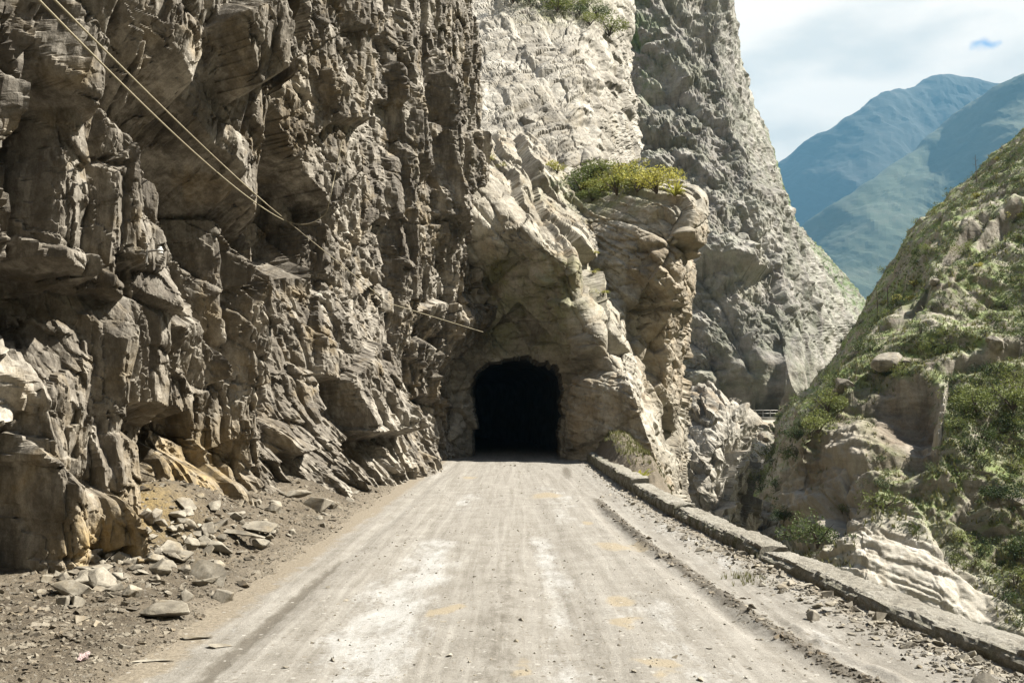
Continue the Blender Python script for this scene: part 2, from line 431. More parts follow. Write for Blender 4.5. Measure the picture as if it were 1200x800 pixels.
    for (ax, ay, off, ss, sz_), yy, zz in zip(sites, sy, sz):
        d = np.hypot((bpx + wx - ax - .12 * (bpy_ - ay)), (bpy_ + wy_ - ay) * .72)
        m = d < best
        val = off + ss * np.clip(Y - yy, -1.6, 1.6) + sz_ * np.clip(Z - zz, -1.8, 1.8)
        D = np.where(m, val, D); best = np.minimum(best, d)
    hi = smooth01(bpy_, -20, -120)
    D *= 1.25
    def base_station(pxt, pyt, h):
        d = y - .6 * h; z = W3(pxt, pyt, np.maximum(d, 1))[:, 2]
        xb = np.array([np.interp(zz, Z[i], X[i]) for i, zz in enumerate(z)]) + .8 * h
        er = np.abs(to_px(np.stack([xb, d, z], -1))[0] - pxt); er[:NB_] = 1e9; i = int(np.argmin(er))
        return y[i], max(d[i], 2.)
    # plain-faced blocks with straight arrises: face to the camera side (in shade), face to the road side (in sun)
    tents = [ # px, py of the arris, lean, px where the sunny face ends, py top, py bottom, out, front slope, side slope, top slope, under slope
        (62, 560, .10, 104, 470, 668, 1.25, 1.35, .02, 1.1, 3),
        (127, 490, .03, 135, 400, 600, 1.35, 1.4, .2, 1.1, 3),
        (200, 425, .05, 210, 372, 470, 1.75, 1.25, .1, .9, 4.5),
        (74, 235, .0, 92, 130, 302, 1.15, 1.2, .2, 1.5, 4),
        (118, 275, -.05, 126, 205, 340, 1.15, 1.5, .5, 1.8, 4),
        (252, 64, .0, 260, 34, 92, 1.15, 1.3, .1, 1.4, 1.6),
        (324, 115, .05, 331, -60, 200, 1.2, 1.3, .15, 1.5, 1.8),
        (371, 115, .06, 382, -90, 182, 1.5, 1.3, .05, 1.5, 1.6),
        (302, 165, .03, 308, 60, 208, .95, 1.3, .2, 1.5, 4),
        (340, 20, .04, 352, -200, 100, 1.35, 1.2, .2, 1.5, 2),
        (215, 0, .0, 330, -260, 42, 1.1, .5, .1, 1, 2),
        (110, 20, .0, 130, -200, 110, 1.4, .8, .1, 1, 3.5),
        (330, 245, .05, 352, 205, 268, 1.0, 1.2, -.05, .7, 4),
        (425, 110, .07, 436, -100, 250, .5, 1.3, .05, 1.5, 3),
        (488, 90, .06, 500, -120, 178, .9, 1.2, .1, 1.5, 3),
        (528, 120, .04, 540, -160, 250, .9, 1.1, .1, 1.5, 3),
        (478, 300, .1, 492, 190, 420, .6, 1.2, .0, 1.0, 2),
        (352, 500, .08, 372, 400, 590, .8, 1.2, .0, 1.0, 2),
        (290, 520, .1, 312, 420, 600, .7, 1.1, .0, 1.0, 2),
        
        (505, 470, .05, 520, 380, 560, .7, 1.2, -.03, .8, 2)]
    plain = np.zeros(Y.shape)
    wob = .05 * fbm(B * 1.2, 3, 5)
    for (tx, ty, lean_, ex, t0, t1, h, sf, sb, kt, kb) in tents:
        yr, dd = base_station(tx, ty, h); ye, _ = base_station(ex, ty, h); ye = max(ye, yr + .15)
        zc = W3(tx, ty, dd)[2]; zt = W3(tx, t0, dd)[2]; zb = W3(tx, t1, dd)[2]
        u = Y - yr - lean_ * (zc - Z) * 1.0 + wob * 2
        ue = ye - yr
        T = h + np.minimum.reduce([sf * u, -sb * u, kt * (zt - Z + .5 * np.clip(u, -1.5, 1)), kb * (Z - zb + .25 * u), 3.0 * (ue - u)]) + wob
        m = T > D
        plain = np.where(m, .2 if sf < .9 else 1., plain); D = np.where(m, T, D)
    a, b = Y, Z
    da = np.zeros_like(Y); da[1:] = np.diff(Y, axis=0); db = np.zeros_like(Z); db[:, 1:] = np.diff(Z, axis=1)
    D = D * (1 - .3 * hi)
    sunny = np.maximum(smooth01(bpx, 300, 400), smooth01(bpy_, 420, 520))
    bias = .16 - .20 * sunny; calm = 1 - .45 * sunny * smooth01(Y, 15, 19) * (1 - butt)
    asp = 2.0 + .16 * np.clip(Y - 13, 0, 30)
    D += (1 - .35 * plain) * joints(a, b, 2.1, 2.0, .13, .42 * calm, .16, 11, (bias, .04), crack=.14, P=B)
    D = limit(D, da, db, 2.7, 4.0, 5.0, 2.6)
    D += (1 - .25 * plain) * joints(a, b, .92, 2.3, .16, .20 * calm, .22, 12, (bias, .02), crack=.09, P=B)
    D = limit(D, da, db, 3.4, 4.0, 5.0, 3.0)
    D += (1 - .1 * plain) * joints(a, b, .40, 2.4, .18, .085, .28, 13, (bias, 0), crack=.04, P=B, mod=.5)
    D += joints(a, b, .17, 2.2, .2, .030, .35, 15, (0, 0), crack=.014, P=B, mod=.6, wob=.12) + facets(a, b, .21, 1.6, .25, .022, .45, 14, (0, 0), P=B, mod=.8)
    D += .035 * fbm(B * np.array([4.5, 4.5, 1.4]), 4, 22, ridged=True) + .012 * fbm(B * 9, 3, 23)
    # rough bright band: the shattered part of the wall
    rough = smooth01(bpx, 380, 420) * smooth01(bpy_, 150, 330)
    rough = np.maximum(rough, smooth01(bpy_, 470, 560))
    D += rough * (.06 * fbm(B * np.array([1.9, 1.9, .6]), 5, 31, gain=.62, ridged=True) + joints(a, b, .55, 2.6, .2, .10, .4, 33, (-.05, -.05), crack=.06, P=B, wob=.12))
    # foot flares into the scree
    foot = np.clip(1.1 - Z, 0, 3)
    D += .14 * foot
    N = np.array([.80, -.60, .0])
    P = B + D[..., None] * N + .04 * np.stack([noise3(B * 2.3, 51), noise3(B * 2.3, 52), noise3(B * 2.3, 53)], -1)
    qx, qy = to_px(P)
    st = .9 * np.exp(-((qx - 120) / 55) ** 2 - ((qy - 650) / 55) ** 2) + .75 * np.exp(-((qx - 225) / 60) ** 2 - ((qy - 560) / 75) ** 2) + .25 * np.exp(-((qx - 340) / 30) ** 2 - ((qy - 130) / 60) ** 2)
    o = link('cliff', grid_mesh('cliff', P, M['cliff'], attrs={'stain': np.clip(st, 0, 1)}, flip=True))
    props(o, 'tall blocky rock wall along the left side of the road', 'cliff', kind='structure')
    return P
CLIFF = build_cliff()

# ------------------------------------------------------------------ the hill the tunnel runs through
TX0, TX1, TH, TY = -1.78, 2.30, 4.65, 41.0          # tunnel mouth: sides, crown height, station
def arch_in(x, z, grow=0.):
    """True inside the tunnel section"""
    c = (TX0 + TX1) / 2; hw = (TX1 - TX0) / 2 + grow; sp = 3.55
    e = np.clip((z - sp) / (TH + grow - sp), 0, 1)
    half = hw * np.where(z < sp, 1, np.sqrt(np.clip(1 - e ** 2.2, 0, 1)))
    return (np.abs(x - c) < half) & (z < TH + grow)

def build_portal_hill():
    rows = [
        [(440, 120, 55), (520, 130, 54), (575, 150, 53), (625, 170, 53), (675, 205, 53), (715, 215, 53), (755, 215, 53), (795, 222, 53), (800, 225, 58), (790, 230, 64)],
        [(440, 160, 47), (520, 170, 47), (570, 185, 47), (620, 200, 48.0), (665, 228, 48.5), (705, 232, 48.5), (755, 226, 48), (806, 229, 48), (812, 236, 54), (800, 240, 62)],
        [(440, 200, 44), (520, 200, 43.6), (560, 205, 43.2), (605, 222, 44.0), (655, 255, 45.0), (700, 252, 46), (750, 238, 45.2), (808, 236, 44.8), (818, 250, 50), (806, 260, 60)],
        [(440, 260, 41.5), (520, 260, 40.6), (560, 256, 39.9), (605, 268, 39.5), (666, 292, 39.3), (695, 300, 44.4), (748, 272, 43.3), (802, 262, 43.2), (817, 285, 48), (808, 300, 58)],
        [(440, 330, 41.5), (520, 330, 41.2), (560, 330, 40.6), (605, 332, 40.7), (672, 336, 38.9), (702, 352, 42.6), (745, 335, 42.9), (795, 320, 43.2), (813, 335, 47), (806, 350, 58)],
        [(440, 400, 41), (520, 400, 41), (560, 396, 41.5), (605, 392, 41.7), (668, 390, 39.5), (716, 402, 38.9), (746, 395, 43.0), (790, 385, 43.5), (806, 400, 47), (800, 410, 58)],
        [(440, 460, 40.6), (520, 460, 40.6), (560, 460, 41.9), (605, 460, 42.2), (660, 455, 41.2), (722, 432, 38.0), (756, 455, 43.0), (788, 450, 44), (802, 465, 48), (798, 475, 58)],
        [(440, 510, 40.4), (520, 510, 40.4), (560, 510, 41.9), (605, 510, 41.9), (655, 510, 41.6), (738, 490, 37.4), (768, 515, 42), (786, 510, 45), (797, 530, 50), (796, 540, 60)],
        [(440, 560, 40.2), (520, 560, 40.4), (560, 560, 41.8), (605, 560, 41.8), (655, 556, 41.4), (764, 545, 36.2), (784, 570, 41), (792, 570, 45), (800, 590, 52), (800, 600, 60)],
        [(440, 640, 40.2), (520, 640, 40.4), (560, 640, 41.8), (605, 640, 41.8), (655, 640, 41.0), (792, 640, 35.6), (805, 650, 42), (812, 650, 46), (815, 660, 54), (815, 660, 62)]]
    ut = np.concatenate([np.linspace(0, .42, 140, endpoint=False), np.linspace(.42, .58, 120, endpoint=False), np.linspace(.58, .74, 70, endpoint=False), np.linspace(.74, .90, 95, endpoint=False), np.linspace(.90, 1, 15)])
    P = net(rows, ut, 390)
    N = normals(P, (.1, -1, .2))
    x, y, z = P[..., 0], P[..., 1], P[..., 2]
    a = x * .9 + y * .35; b = z * .9 - y * .3
    D = joints(a, b, 2.3, .75, -.55, .52, .36, 61, crack=.02 + .26 * smooth01(fbm(P * .3, 3, 60), -.1, .35), P=P, wob=.05)
    D += joints(a, b, 1.0, 1.1, .55, .24, .42, 62, crack=.10, P=P, mod=.4, wob=.05)
    D += facets(a, b, .45, .5, -.6, .07, .45, 63, crack=.04, P=P, mod=.85)
    D += .15 * fbm(P * .35, 3, 64) + .05 * fbm(P * np.array([1.1, 1.1, 1.6]), 5, 65, gain=.58, ridged=True) + .05 * fbm(P * 3.2, 4, 66)
    qx, qy = to_px(P)
    blocky = smooth01(qx, 700, 740) * smooth01(qy, 420, 370)
    D -= .35 * np.exp(-((z - 9.2 - .12 * x) / .18) ** 2) * smooth01(qx, 735, 760) + .25 * np.exp(-((z - 6.4 - .1 * x) / .15) ** 2) * smooth01(qx, 735, 760)
    D = soften(D, P, 2.2)
    near = np.exp(-np.maximum(0, np.hypot(np.maximum(np.abs(x - .26) - 2.1, 0), np.maximum(z - 4.6, 0))) / .8)
    D *= 1 - .45 * near
    P2 = P + D[..., None] * N
    # the mouth: push the sheet in to form the collar of the tunnel, drop what lies inside
    jit = .20 * noise3(P * .9, 71) + .12 * noise3(P * 2.6, 72) + .06 * noise3(P * 7, 73)
    inside = arch_in(x + jit, z + jit) & (qy < 600) & (qx < 700) & (y < 45)
    P2[inside, 1] = np.maximum(P2[inside, 1], 43.6)
    c = inside[:-1, :-1] & inside[1:, :-1] & inside[:-1, 1:] & inside[1:, 1:]
    gre = np.exp(-((qx - 705) / 60) ** 2 - ((qy - 225) / 22) ** 2) + .5 * smooth01(qx, 560, 580) * smooth01(qx, 690, 660) * smooth01(qy, 280, 310) * smooth01(qy, 430, 400) \
        + .25 * np.exp(-((qx - 700) / 25) ** 2 - ((qy - 330) / 45) ** 2)
    st = .42 * smooth01(qx, 735, 765) * smooth01(qy, 250, 290) * smooth01(qy, 500, 440)
    o = link('tunnel_hill', grid_mesh('tunnel_hill', P2, M['portal'], keep=~c, attrs={'stain': np.clip(st, 0, 1), 'green': np.clip(gre, 0, 1)}))
    props(o, 'rocky spur across the road with the tunnel mouth in its shaded face', 'rock spur', kind='structure')
    return P2
PORTAL = build_portal_hill()

def build_leaning_slab():
    # the pale slab leaning at the right of the mouth
    pts = [(664, 540, 40.9), (700, 545, 39.2), (742, 548, 38.0), (776, 562, 37.0), (667, 470, 40.7), (672, 446, 40.9), (704, 458, 39.2), (738, 452, 38.2), (757, 505, 37.4), (702, 410, 42.6), (728, 404, 42.4), (744, 420, 41.5), (785, 545, 40.2), (790, 575, 39.0), (700, 560, 43.0), (660, 560, 43.0)]
    bm = bmesh.new()
    for p in pts: bm.verts.new(W3(p[0], p[1], p[2] - 2.0))
    bmesh.ops.convex_hull(bm, input=bm.verts); bmesh.ops.delete(bm, geom=[v for v in bm.verts if not v.link_faces], context='VERTS')
    bmesh.ops.triangulate(bm, faces=bm.faces)
    for _ in range(6):
        bmesh.ops.subdivide_edges(bm, edges=[e for e in bm.edges if e.calc_length() > .09], cuts=1); bmesh.ops.triangulate(bm, faces=bm.faces)
        if len(bm.verts) > 9000: break
    bm.normal_update(); V = np.array([v.co for v in bm.verts]); Nn = np.array([v.normal for v in bm.verts])
    a = V[:, 0] * .8 + V[:, 1] * .3; b = V[:, 2]
    d = joints(a, b, .9, .5, -.7, .10, .12, 66, crack=.07, P=V, wob=.1) + joints(a, b, .35, .45, -.7, .05, .2, 67, crack=.03, P=V, wob=.1) + .10 * fbm(V * .9, 4, 68) + .04 * fbm(V * 3, 3, 69, ridged=True)
    for v, n_, k in zip(bm.verts, Nn, d): v.co += Vector(n_) * float(k)
    me = bpy.data.meshes.new('leaning_slab'); bm.to_mesh(me); bm.free()
    for nm in ('stain', 'green'): me.attributes.new(nm, 'FLOAT', 'POINT')
    link('leaning_slab', me, bpy.data.objects['tunnel_hill'], M['portal'])['label'] = 'pale slab of rock leaning at the right of the tunnel mouth'
build_leaning_slab()

def build_tunnel():
    m, nt, b = mat_new('tunnel rock'); g = NB(nt)
    pos = g.n('ShaderNodeNewGeometry').outputs['Position']
    g.l(g.ramp(g.noise(pos, 1.5, 6, .65), [(.35, (.12, .115, .11)), (.65, (.24, .23, .22))]), b.inputs['Base Color'])
    b.inputs['Roughness'].default_value = .9
    ang = np.linspace(0, 1, 60); c = (TX0 + TX1) / 2; hw = (TX1 - TX0) / 2 + .25; top = TH + .22; sp = 3.5
    prof = [(-hw, -.6), (-hw, .5), (-hw, 1.2), (-hw, 2.0), (-hw, 2.8)] + [(-hw * math.cos(t), sp + (top - sp) * math.sin(t) ** .9) for t in np.linspace(0, math.pi, 31)] + [(hw, 2.8), (hw, 2.0), (hw, 1.2), (hw, .5), (hw, -.6)]
    prof = np.array(prof); ys = np.concatenate([[42.75], np.linspace(42.85, 86, 90)])
    P = np.zeros((len(ys), len(prof), 3))
    for i, yy in enumerate(ys):
        bend = -.006 * max(0, yy - 48) ** 2  # bore bent so that no daylight shows through it
        s = 1.3 if i == 0 else 1.0
        P[i, :, 0] = c + prof[:, 0] * s + bend; P[i, :, 1] = yy; P[i, :, 2] = prof[:, 1] * (1.15 if i == 0 else 1)
    r = .16 * fbm(P * .9, 4, 81); cen = np.array([c, 0, 2.]); v = P - cen; v[..., 1] = 0
    v /= np.linalg.norm(v, axis=-1, keepdims=True) + 1e-6
    P[1:] += np.abs(r)[1:, :, None] * v[1:]
    t = link('tunnel', grid_mesh('tunnel', P, m))
    props(t, 'dark rough tunnel bore behind the rock mouth at the road end', 'tunnel', kind='structure')
    # unseen cap round the bend, added to keep the bore dark
    e = P[-1]; V = list(map(tuple, e)); bm = bmesh.new(); bm.faces.new([bm.verts.new(v) for v in V]); me = bpy.data.meshes.new('tunnel_end'); bm.to_mesh(me); bm.free()
    link('unseen_end_cap', me, t, m)
build_tunnel()

# ------------------------------------------------------------------ bedded slab above the spur
def build_slab():
    rows = [
        [(470, -190, 112), (540, -190, 112), (600, -190, 112), (650, -170, 112), (690, -150, 113), (715, -130, 118), (730, -120, 132)],
        [(470, -90, 92), (540, -90, 92), (600, -85, 92), (650, -70, 92), (692, -50, 93), (722, -30, 99), (740, -20, 114)],
        [(470, 0, 80), (540, 0, 80), (600, 0, 79), (650, 8, 78), (690, 20, 79), (722, 55, 86), (742, 60, 104)],
        [(470, 70, 70), (540, 70, 69), (600, 75, 68), (650, 80, 67.5), (690, 92, 68.5), (725, 120, 76), (748, 120, 98)],
        [(470, 130, 61), (540, 130, 60.5), (600, 135, 60), (645, 142, 60), (682, 150, 61), (718, 165, 66), (752, 165, 90)],
        [(470, 185, 54), (540, 190, 53.5), (600, 195, 53), (640, 205, 54), (672, 212, 55), (705, 212, 60), (750, 205, 80)],
        [(470, 250, 50), (540, 250, 50), (600, 255, 50), (640, 260, 50), (672, 260, 51), (705, 260, 56), (750, 255, 72)]]
    P = net(rows, 300, 360); N = normals(P, (.1, -.6, .8))
    x, y, z = P[..., 0], P[..., 1], P[..., 2]
    # beds: stepped along a plane dipping to the left
    L = z * .8 - x * .26 - y * .1 + .9 * fbm(P * .16, 3, 90)
    D = 0
    for per, amp, s in ((3.3, .40, 1), (1.5, .20, 2)):
        q = L / per + .25 * noise3(P * .25 / per, 91 + s); i = np.floor(q); f = q - i
        rnd = (hsh(i.astype(np.int64), i.astype(np.int64) * 0 + s, 5, 7) & np.uint32(255)).astype(float) / 255
        D = D + amp * (.70 + .15 * rnd) * (1 - smooth01(f, 0, .38) * 1.0 + f * .9 - .5) * -1
    a, b = x + .3 * y, L
    D += joints(x + .2 * y, L, 4.2, .5, .12, .42, .14, 95, crack=.05 + .38 * smooth01(fbm(P * .12, 3, 94), -.1, .35), P=P, wob=.06) + joints(x + .2 * y, L, 1.6, .45, .15, .20, .28, 96, crack=.22, P=P, mod=.7, wob=.06)
    D += .55 * fbm(P * .12, 3, 97) + .06 * fbm(P * 1.1, 3, 98)
    D = blur(soften(D, P, .95), 2) + facets(x + .2 * y, L, 2.1, .42, .15, .10, .16, 92, crack=.16, P=P, wob=.2, mod=.5) + facets(x + .2 * y, L, .85, .4, .2, .05, .22, 93, crack=.09, P=P, wob=.2, mod=.75) + .04 * fbm(P * 1.6, 4, 99, ridged=True)
    qx, qy = to_px(P)
    gre = .9 * np.exp(-((qx - 655) / 50) ** 2 - ((qy - 8) / 16) ** 2) + .8 * np.exp(-((qx - 565) / 25) ** 2 - ((qy - 178) / 12) ** 2)
    o = link('bedded_slab', grid_mesh('bedded_slab', P + D[..., None] * N, M['slab'], attrs={'stain': 0 * x + .0, 'green': np.clip(gre, 0, 1)}))
    props(o, 'pale sunlit layered rock slope above the tunnel spur', 'rock slope', kind='structure')
    return P + D[..., None] * N
SLAB = build_slab()

# ------------------------------------------------------------------ far cliff beyond the tunnel
def build_far_cliff():
    rows = [
        [(640, -330, 215), (700, -330, 212), (750, -330, 210), (790, -330, 214), (808, -330, 232), (800, -330, 320)],
        [(640, -160, 192), (700, -160, 190), (760, -160, 188), (805, -160, 192), (830, -150, 208), (822, -150, 300)],
        [(640, -30, 178), (700, -30, 176), (765, -30, 172), (815, -30, 174), (846, -25, 188), (838, -20, 280)],
        [(645, 70, 166), (705, 70, 164), (772, 70, 160), (826, 70, 162), (860, 75, 174), (850, 80, 262)],
        [(650, 160, 156), (715, 160, 152), (785, 160, 148), (842, 160, 150), (884, 165, 164), (890, 160, 262)],
        [(660, 240, 148), (730, 240, 144), (800, 240, 140), (862, 240, 142), (906, 240, 160), (925, 262, 270)],
        [(680, 320, 141), (750, 320, 137), (820, 320, 133), (885, 320, 136), (940, 320, 158), (978, 318, 285)],
        [(700, 390, 135), (770, 390, 131), (838, 390, 128), (900, 390, 130), (956, 392, 148), (1022, 372, 290)],
        [(720, 440, 131), (790, 440, 128), (850, 440, 126), (908, 440, 127), (958, 446, 142), (1040, 430, 285)],
        [(730, 480, 131), (800, 482, 129), (856, 483, 128), (908, 483, 128), (960, 482, 140), (1050, 470, 285)],
        [(730, 520, 131), (800, 520, 129), (856, 520, 128), (908, 520, 128), (960, 520, 140), (1050, 500, 285)]]
    ut = np.concatenate([np.linspace(0, .64, 190, endpoint=False), np.linspace(.64, 1, 190)])
    P = net(rows, ut, 350); N = normals(P, (.2, -1, .2))
    x, y, z = P[..., 0], P[..., 1], P[..., 2]
    a = x + .4 * y; b = z - .2 * y
    keep_low = smooth01(z, 0, 9)
    D = 3.2 * fbm(P * .035, 4, 101, ridged=True)
    fl = 1 - smooth01(ut, .68, .80)[None]
    D += (1 - fl) * (1.5 * fbm(P * .06, 5, 107, gain=.6, ridged=True) + .8 * fbm(P * .2, 4, 108, ridged=True)) + fl * joints(a, b, 11, 2.0, .35, 2.3, .26, 102, crack=1.0, P=P, wob=.15) + fl * (joints(a, b, 4.6, 1.2, .55, .9, .3, 103, crack=.5, P=P, mod=.5, wob=.15) + facets(a, b, 2.2, .6, .6, .38, .42, 104, crack=.2, P=P, mod=.7))
    D += .6 * fbm(P * .2, 5, 105, gain=.58, ridged=True) + .38 * fbm(P * .8, 4, 106, ridged=True)
    D *= (.25 + .75 * keep_low) * 1.0
    D = soften(D - 3.2 + .9 * fbm(P * .3, 4, 109, ridged=True), P, 1.7)
    lowk = smooth01(z, 15, 9) * smooth01(ut, .34, .44)[None]; D = D * (1 - lowk) + (blur(D, 25) + .5 * fbm(P * .45, 4, 110)) * lowk
    qx, qy = to_px(P)
    gre = smooth01(y, 190, 230) * .95 + .8 * np.exp(-((qx - 745) / 25) ** 2 - ((qy - 50) / 60) ** 2) + .25
    o = link('far_cliff', grid_mesh('far_cliff', P + D[..., None] * N, M['far'], attrs={'stain': smooth01(qy, 420, 450) * .3, 'green': np.clip(gre, 0, 1)}))
    props(o, 'huge grey cliff rising behind the tunnel spur', 'cliff', kind='structure')
build_far_cliff()

def build_gorge_wall():
    # below the far road
    rows = [
        [(740, 489, 129), (800, 490, 128.5), (850, 491, 128), (900, 491, 128), (950, 491, 131), (1000, 490, 140)],
        [(740, 494, 120), (800, 494, 117), (850, 494, 115), (900, 493, 116), (950, 493, 121), (1000, 492, 130)],
        [(740, 530, 112), (800, 520, 110), (850, 515, 110), (900, 512, 112), (945, 515, 117), (1000, 515, 125)],
        [(740, 590, 104), (800, 570, 102), (850, 560, 104), (900, 550, 106), (940, 550, 110), (1000, 560, 118)],
        [(740, 680, 98), (800, 660, 96), (850, 640, 98), (900, 625, 99), (940, 620, 102), (1000, 640, 110)],
        [(740, 790, 92), (800, 770, 90), (850, 760, 90), (900, 750, 92), (940, 740, 95), (1000, 760, 102)]]
    P = net(rows, 240, 220); N = normals(P, (0, -1, .5))
    x, y, z = P[..., 0], P[..., 1], P[..., 2]
    k = smooth01(z, 1.2, -.5)
    D = k * (1.6 * fbm(P * .09, 4, 111, ridged=True) + facets(x + .5 * y, z, 3.5, 1.6, .3, .8, .5, 112, P=P, wob=.3) + facets(x + .5 * y, z, 1.4, 1.3, .4, .3, .5, 113, crack=.2, P=P, wob=.3) + .5 * fbm(P * .5, 4, 114, ridged=True))
    qx, qy = to_px(P)
    o = link('gorge_wall', grid_mesh('gorge_wall', P + D[..., None] * N, M['gorge'], attrs={'stain': 0 * x, 'green': .35 * smooth01(qx, 870, 920)}))
    props(o, 'pale broken rock wall dropping below the far road', 'rock wall', kind='structure')
    # the pale buttress in front of it
    rows = [
        [(770, 520, 98), (790, 500, 97), (805, 488, 96), (830, 478, 95), (852, 484, 95), (872, 500, 97), (885, 530, 101)],
        [(772, 530, 90), (792, 490, 88), (808, 476, 86), (832, 472, 85), (856, 478, 86), (873, 505, 89), (884, 540, 97)],
        [(770, 560, 86), (790, 520, 83), (810, 500, 81), (836, 500, 80), (858, 510, 82), (872, 535, 86), (886, 560, 95)],
        [(765, 600, 84), (786, 560, 80), (810, 545, 78), (838, 550, 77.5), (858, 560, 80), (870, 580, 85), (886, 600, 94)],
        [(760, 660, 82), (782, 620, 78), (810, 600, 76), (838, 605, 76), (858, 612, 79), (868, 630, 85), (886, 650, 93)],
        [(760, 760, 80), (782, 720, 76), (810, 700, 74), (838, 700, 74), (858, 705, 78), (868, 720, 85), (886, 740, 92)]]
    P = net(rows, 200, 220); N = normals(P, (0, -1, .3))
    x, y, z = P[..., 0], P[..., 1], P[..., 2]
    D = .9 * fbm(P * np.array([.28, .2, .1]), 4, 121, ridged=True) + facets(x, z, 2.2, 2.2, -.1, .5, .4, 122, P=P) + facets(x, z, .9, 1.5, .1, .22, .5, 123, crack=.12, P=P) + .3 * fbm(P * .8, 4, 124, ridged=True)
    o = link('rock_buttress', grid_mesh('rock_buttress', P + D[..., None] * N, M['gorge'], attrs={'stain': 0 * x, 'green': 0 * x}))
    props(o, 'pale lumpy rock buttress standing in the gorge right of the spur', 'rock buttress', kind='structure')
build_gorge_wall()

# ------------------------------------------------------------------ hillside across the gorge
def build_hillside():
    cols = [
        [(880, 580, 74), (905, 590, 56), (914, 620, 53), (918, 655, 50), (922, 690, 48), (930, 760, 46), (935, 850, 45)],
        [(893, 532, 78), (922, 550, 57), (932, 588, 53), (938, 622, 50), (944, 655, 46.2), (953, 735, 42.5), (960, 850, 39.5)],
        [(905, 480, 83), (938, 490, 58), (952, 535, 54), (964, 580, 50.2), (972, 630, 45.8), (982, 735, 41.4), (985, 850, 39)],
        [(945, 440, 88), (972, 445, 61), (985, 495, 54.5), (1000, 555, 50), (1008, 608, 45.6), (1018, 715, 41.2), (1024, 850, 38.5)],
        [(985, 375, 95), (1008, 375, 66.5), (1030, 432, 58.5), (1046, 520, 50.5), (1054, 592, 46), (1062, 710, 41.5), (1070, 850, 38.5)],
        [(1055, 262, 102), (1078, 264, 72), (1095, 360, 60.5), (1105, 480, 50.5), (1112, 588, 45.8), (1120, 720, 41), (1125, 880, 38)],
        [(1115, 205, 105), (1140, 207, 75), (1150, 320, 62.5), (1156, 460, 52.2), (1163, 588, 46.6), (1170, 720, 41.8), (1176, 900, 38)],
        [(1175, 150, 108), (1200, 150, 78), (1210, 280, 64.5), (1215, 440, 53.5), (1220, 588, 47.2), (1226, 720, 42.2), (1232, 900, 38)],
        [(1290, 40, 112), (1318, 42, 83), (1320, 225, 66), (1320, 400, 54.5), (1322, 565, 47.2), (1324, 720, 41.5), (1326, 900, 37)],
        [(1440, -90, 116), (1480, -88, 88), (1480, 152, 66), (1480, 372, 52), (1480, 560, 43.5), (1480, 720, 37.5), (1480, 950, 32)],
        [(1700, -290, 116), (1760, -288, 88), (1760, 32, 63), (1760, 312, 45), (1760, 560, 35), (1760, 760, 29), (1760, 1055, 23)],
        [(2150, -500, 105), (2200, -500, 84), (2200, -120, 56), (2200, 242, 37), (2200, 560, 27), (2200, 800, 21), (2200, 1255, 16)]]
    rows = list(map(list, zip(*cols)))
    P = net(rows, 380, 470); N = normals(P, (-.5, -.5, .7))
    x, y, z = P[..., 0], P[..., 1], P[..., 2]
    qx, qy = to_px(P)
    a = x * .6 + y * .8; b = z
    D = 1.0 * fbm(P * .07, 3, 131) + 1.25 * fbm(P * np.array([.17, .17, .11]), 5, 132, gain=.58, ridged=True)
    # bare rock zones
    def blob(cx, cy, rx, ry, t=0):
        c_, s_ = math.cos(t), math.sin(t); u = ((qx - cx) * c_ + (qy - cy) * s_) / rx; v = (-(qx - cx) * s_ + (qy - cy) * c_) / ry
        return np.exp(-(u * u + v * v) ** 1.5)
    pale = np.clip(.55 * blob(985, 545, 30, 45) + 1.35 * blob(1060, 655, 100, 62, .45) + 1.0 * blob(1140, 715, 70, 60, .7) + .8 * blob(960, 690, 50, 40) + .9 * blob(1088, 480, 60, 13, 1.95) + .5 * blob(925, 600, 30, 55) + .5 * blob(1010, 700, 50, 30, .5), 0, 1)
    sm = np.clip(1.35 * blob(1060, 655, 100, 62, .45) + 1.0 * blob(1140, 715, 70, 60, .7) + .8 * blob(960, 690, 50, 40), 0, 1)
    bare = np.clip(pale + 1.0 * np.clip(fbm(P * .13 + 9, 4, 141) - .2, 0, 1) + blob(1060, 480, 38, 46) + .6 * blob(1010, 490, 36, 60, .3) + .6 * blob(950, 560, 48, 70, .4) + .9 * blob(1110, 270, 60, 10, -.75) + .8 * blob(1060, 335, 45, 12, -.6) + .8 * blob(1175, 235, 40, 14, -.9) + .7 * blob(1170, 590, 60, 14, -.3) + .6 * blob(1150, 400, 60, 10, -.3), 0, 1)
    D *= 1 - .75 * sm
    rock = joints(a, b, 2.8, 1.0, -.6, .75, .3, 133, crack=.25, P=P, wob=.15) + joints(a, b, 1.15, 1.0, -.6, .28, .4, 134, crack=.15, P=P, mod=.4, wob=.15) + facets(a, b, .55, 1.1, -.6, .09, .5, 135, crack=.06, P=P, mod=.7, wob=.3) + .25 * fbm(P * .9, 4, 136, ridged=True)
    D += rock * (.45 + .75 * bare) * (1 - .8 * sm) + sm * (joints(a, b, 1.9, 5.0, .22, .26, .10, 140, crack=.16, P=P, wob=.12) + joints(a, b, .7, 4.5, .25, .08, .15, 142, crack=.06, P=P, mod=.6, wob=.12) + facets(a, b, 1.1, .8, -.5, .03, .12, 143, crack=.05, P=P, mod=.9) + .05 * fbm(P * 3, 3, 139)) + .10 * fbm(P * 1.5, 4, 137)
    # earth bank undercut below the big boulder, rock steps
    D -= 2.3 * np.exp(-((qx - 1056) / 34) ** 2 - ((qy - 482) / 42) ** 2) - .7 * blob(1018, 505, 26, 60, .2) - 1.0 * blob(1050, 428, 50, 16, -.1) - .2 * blob(1092, 470, 60, 14, 1.95)
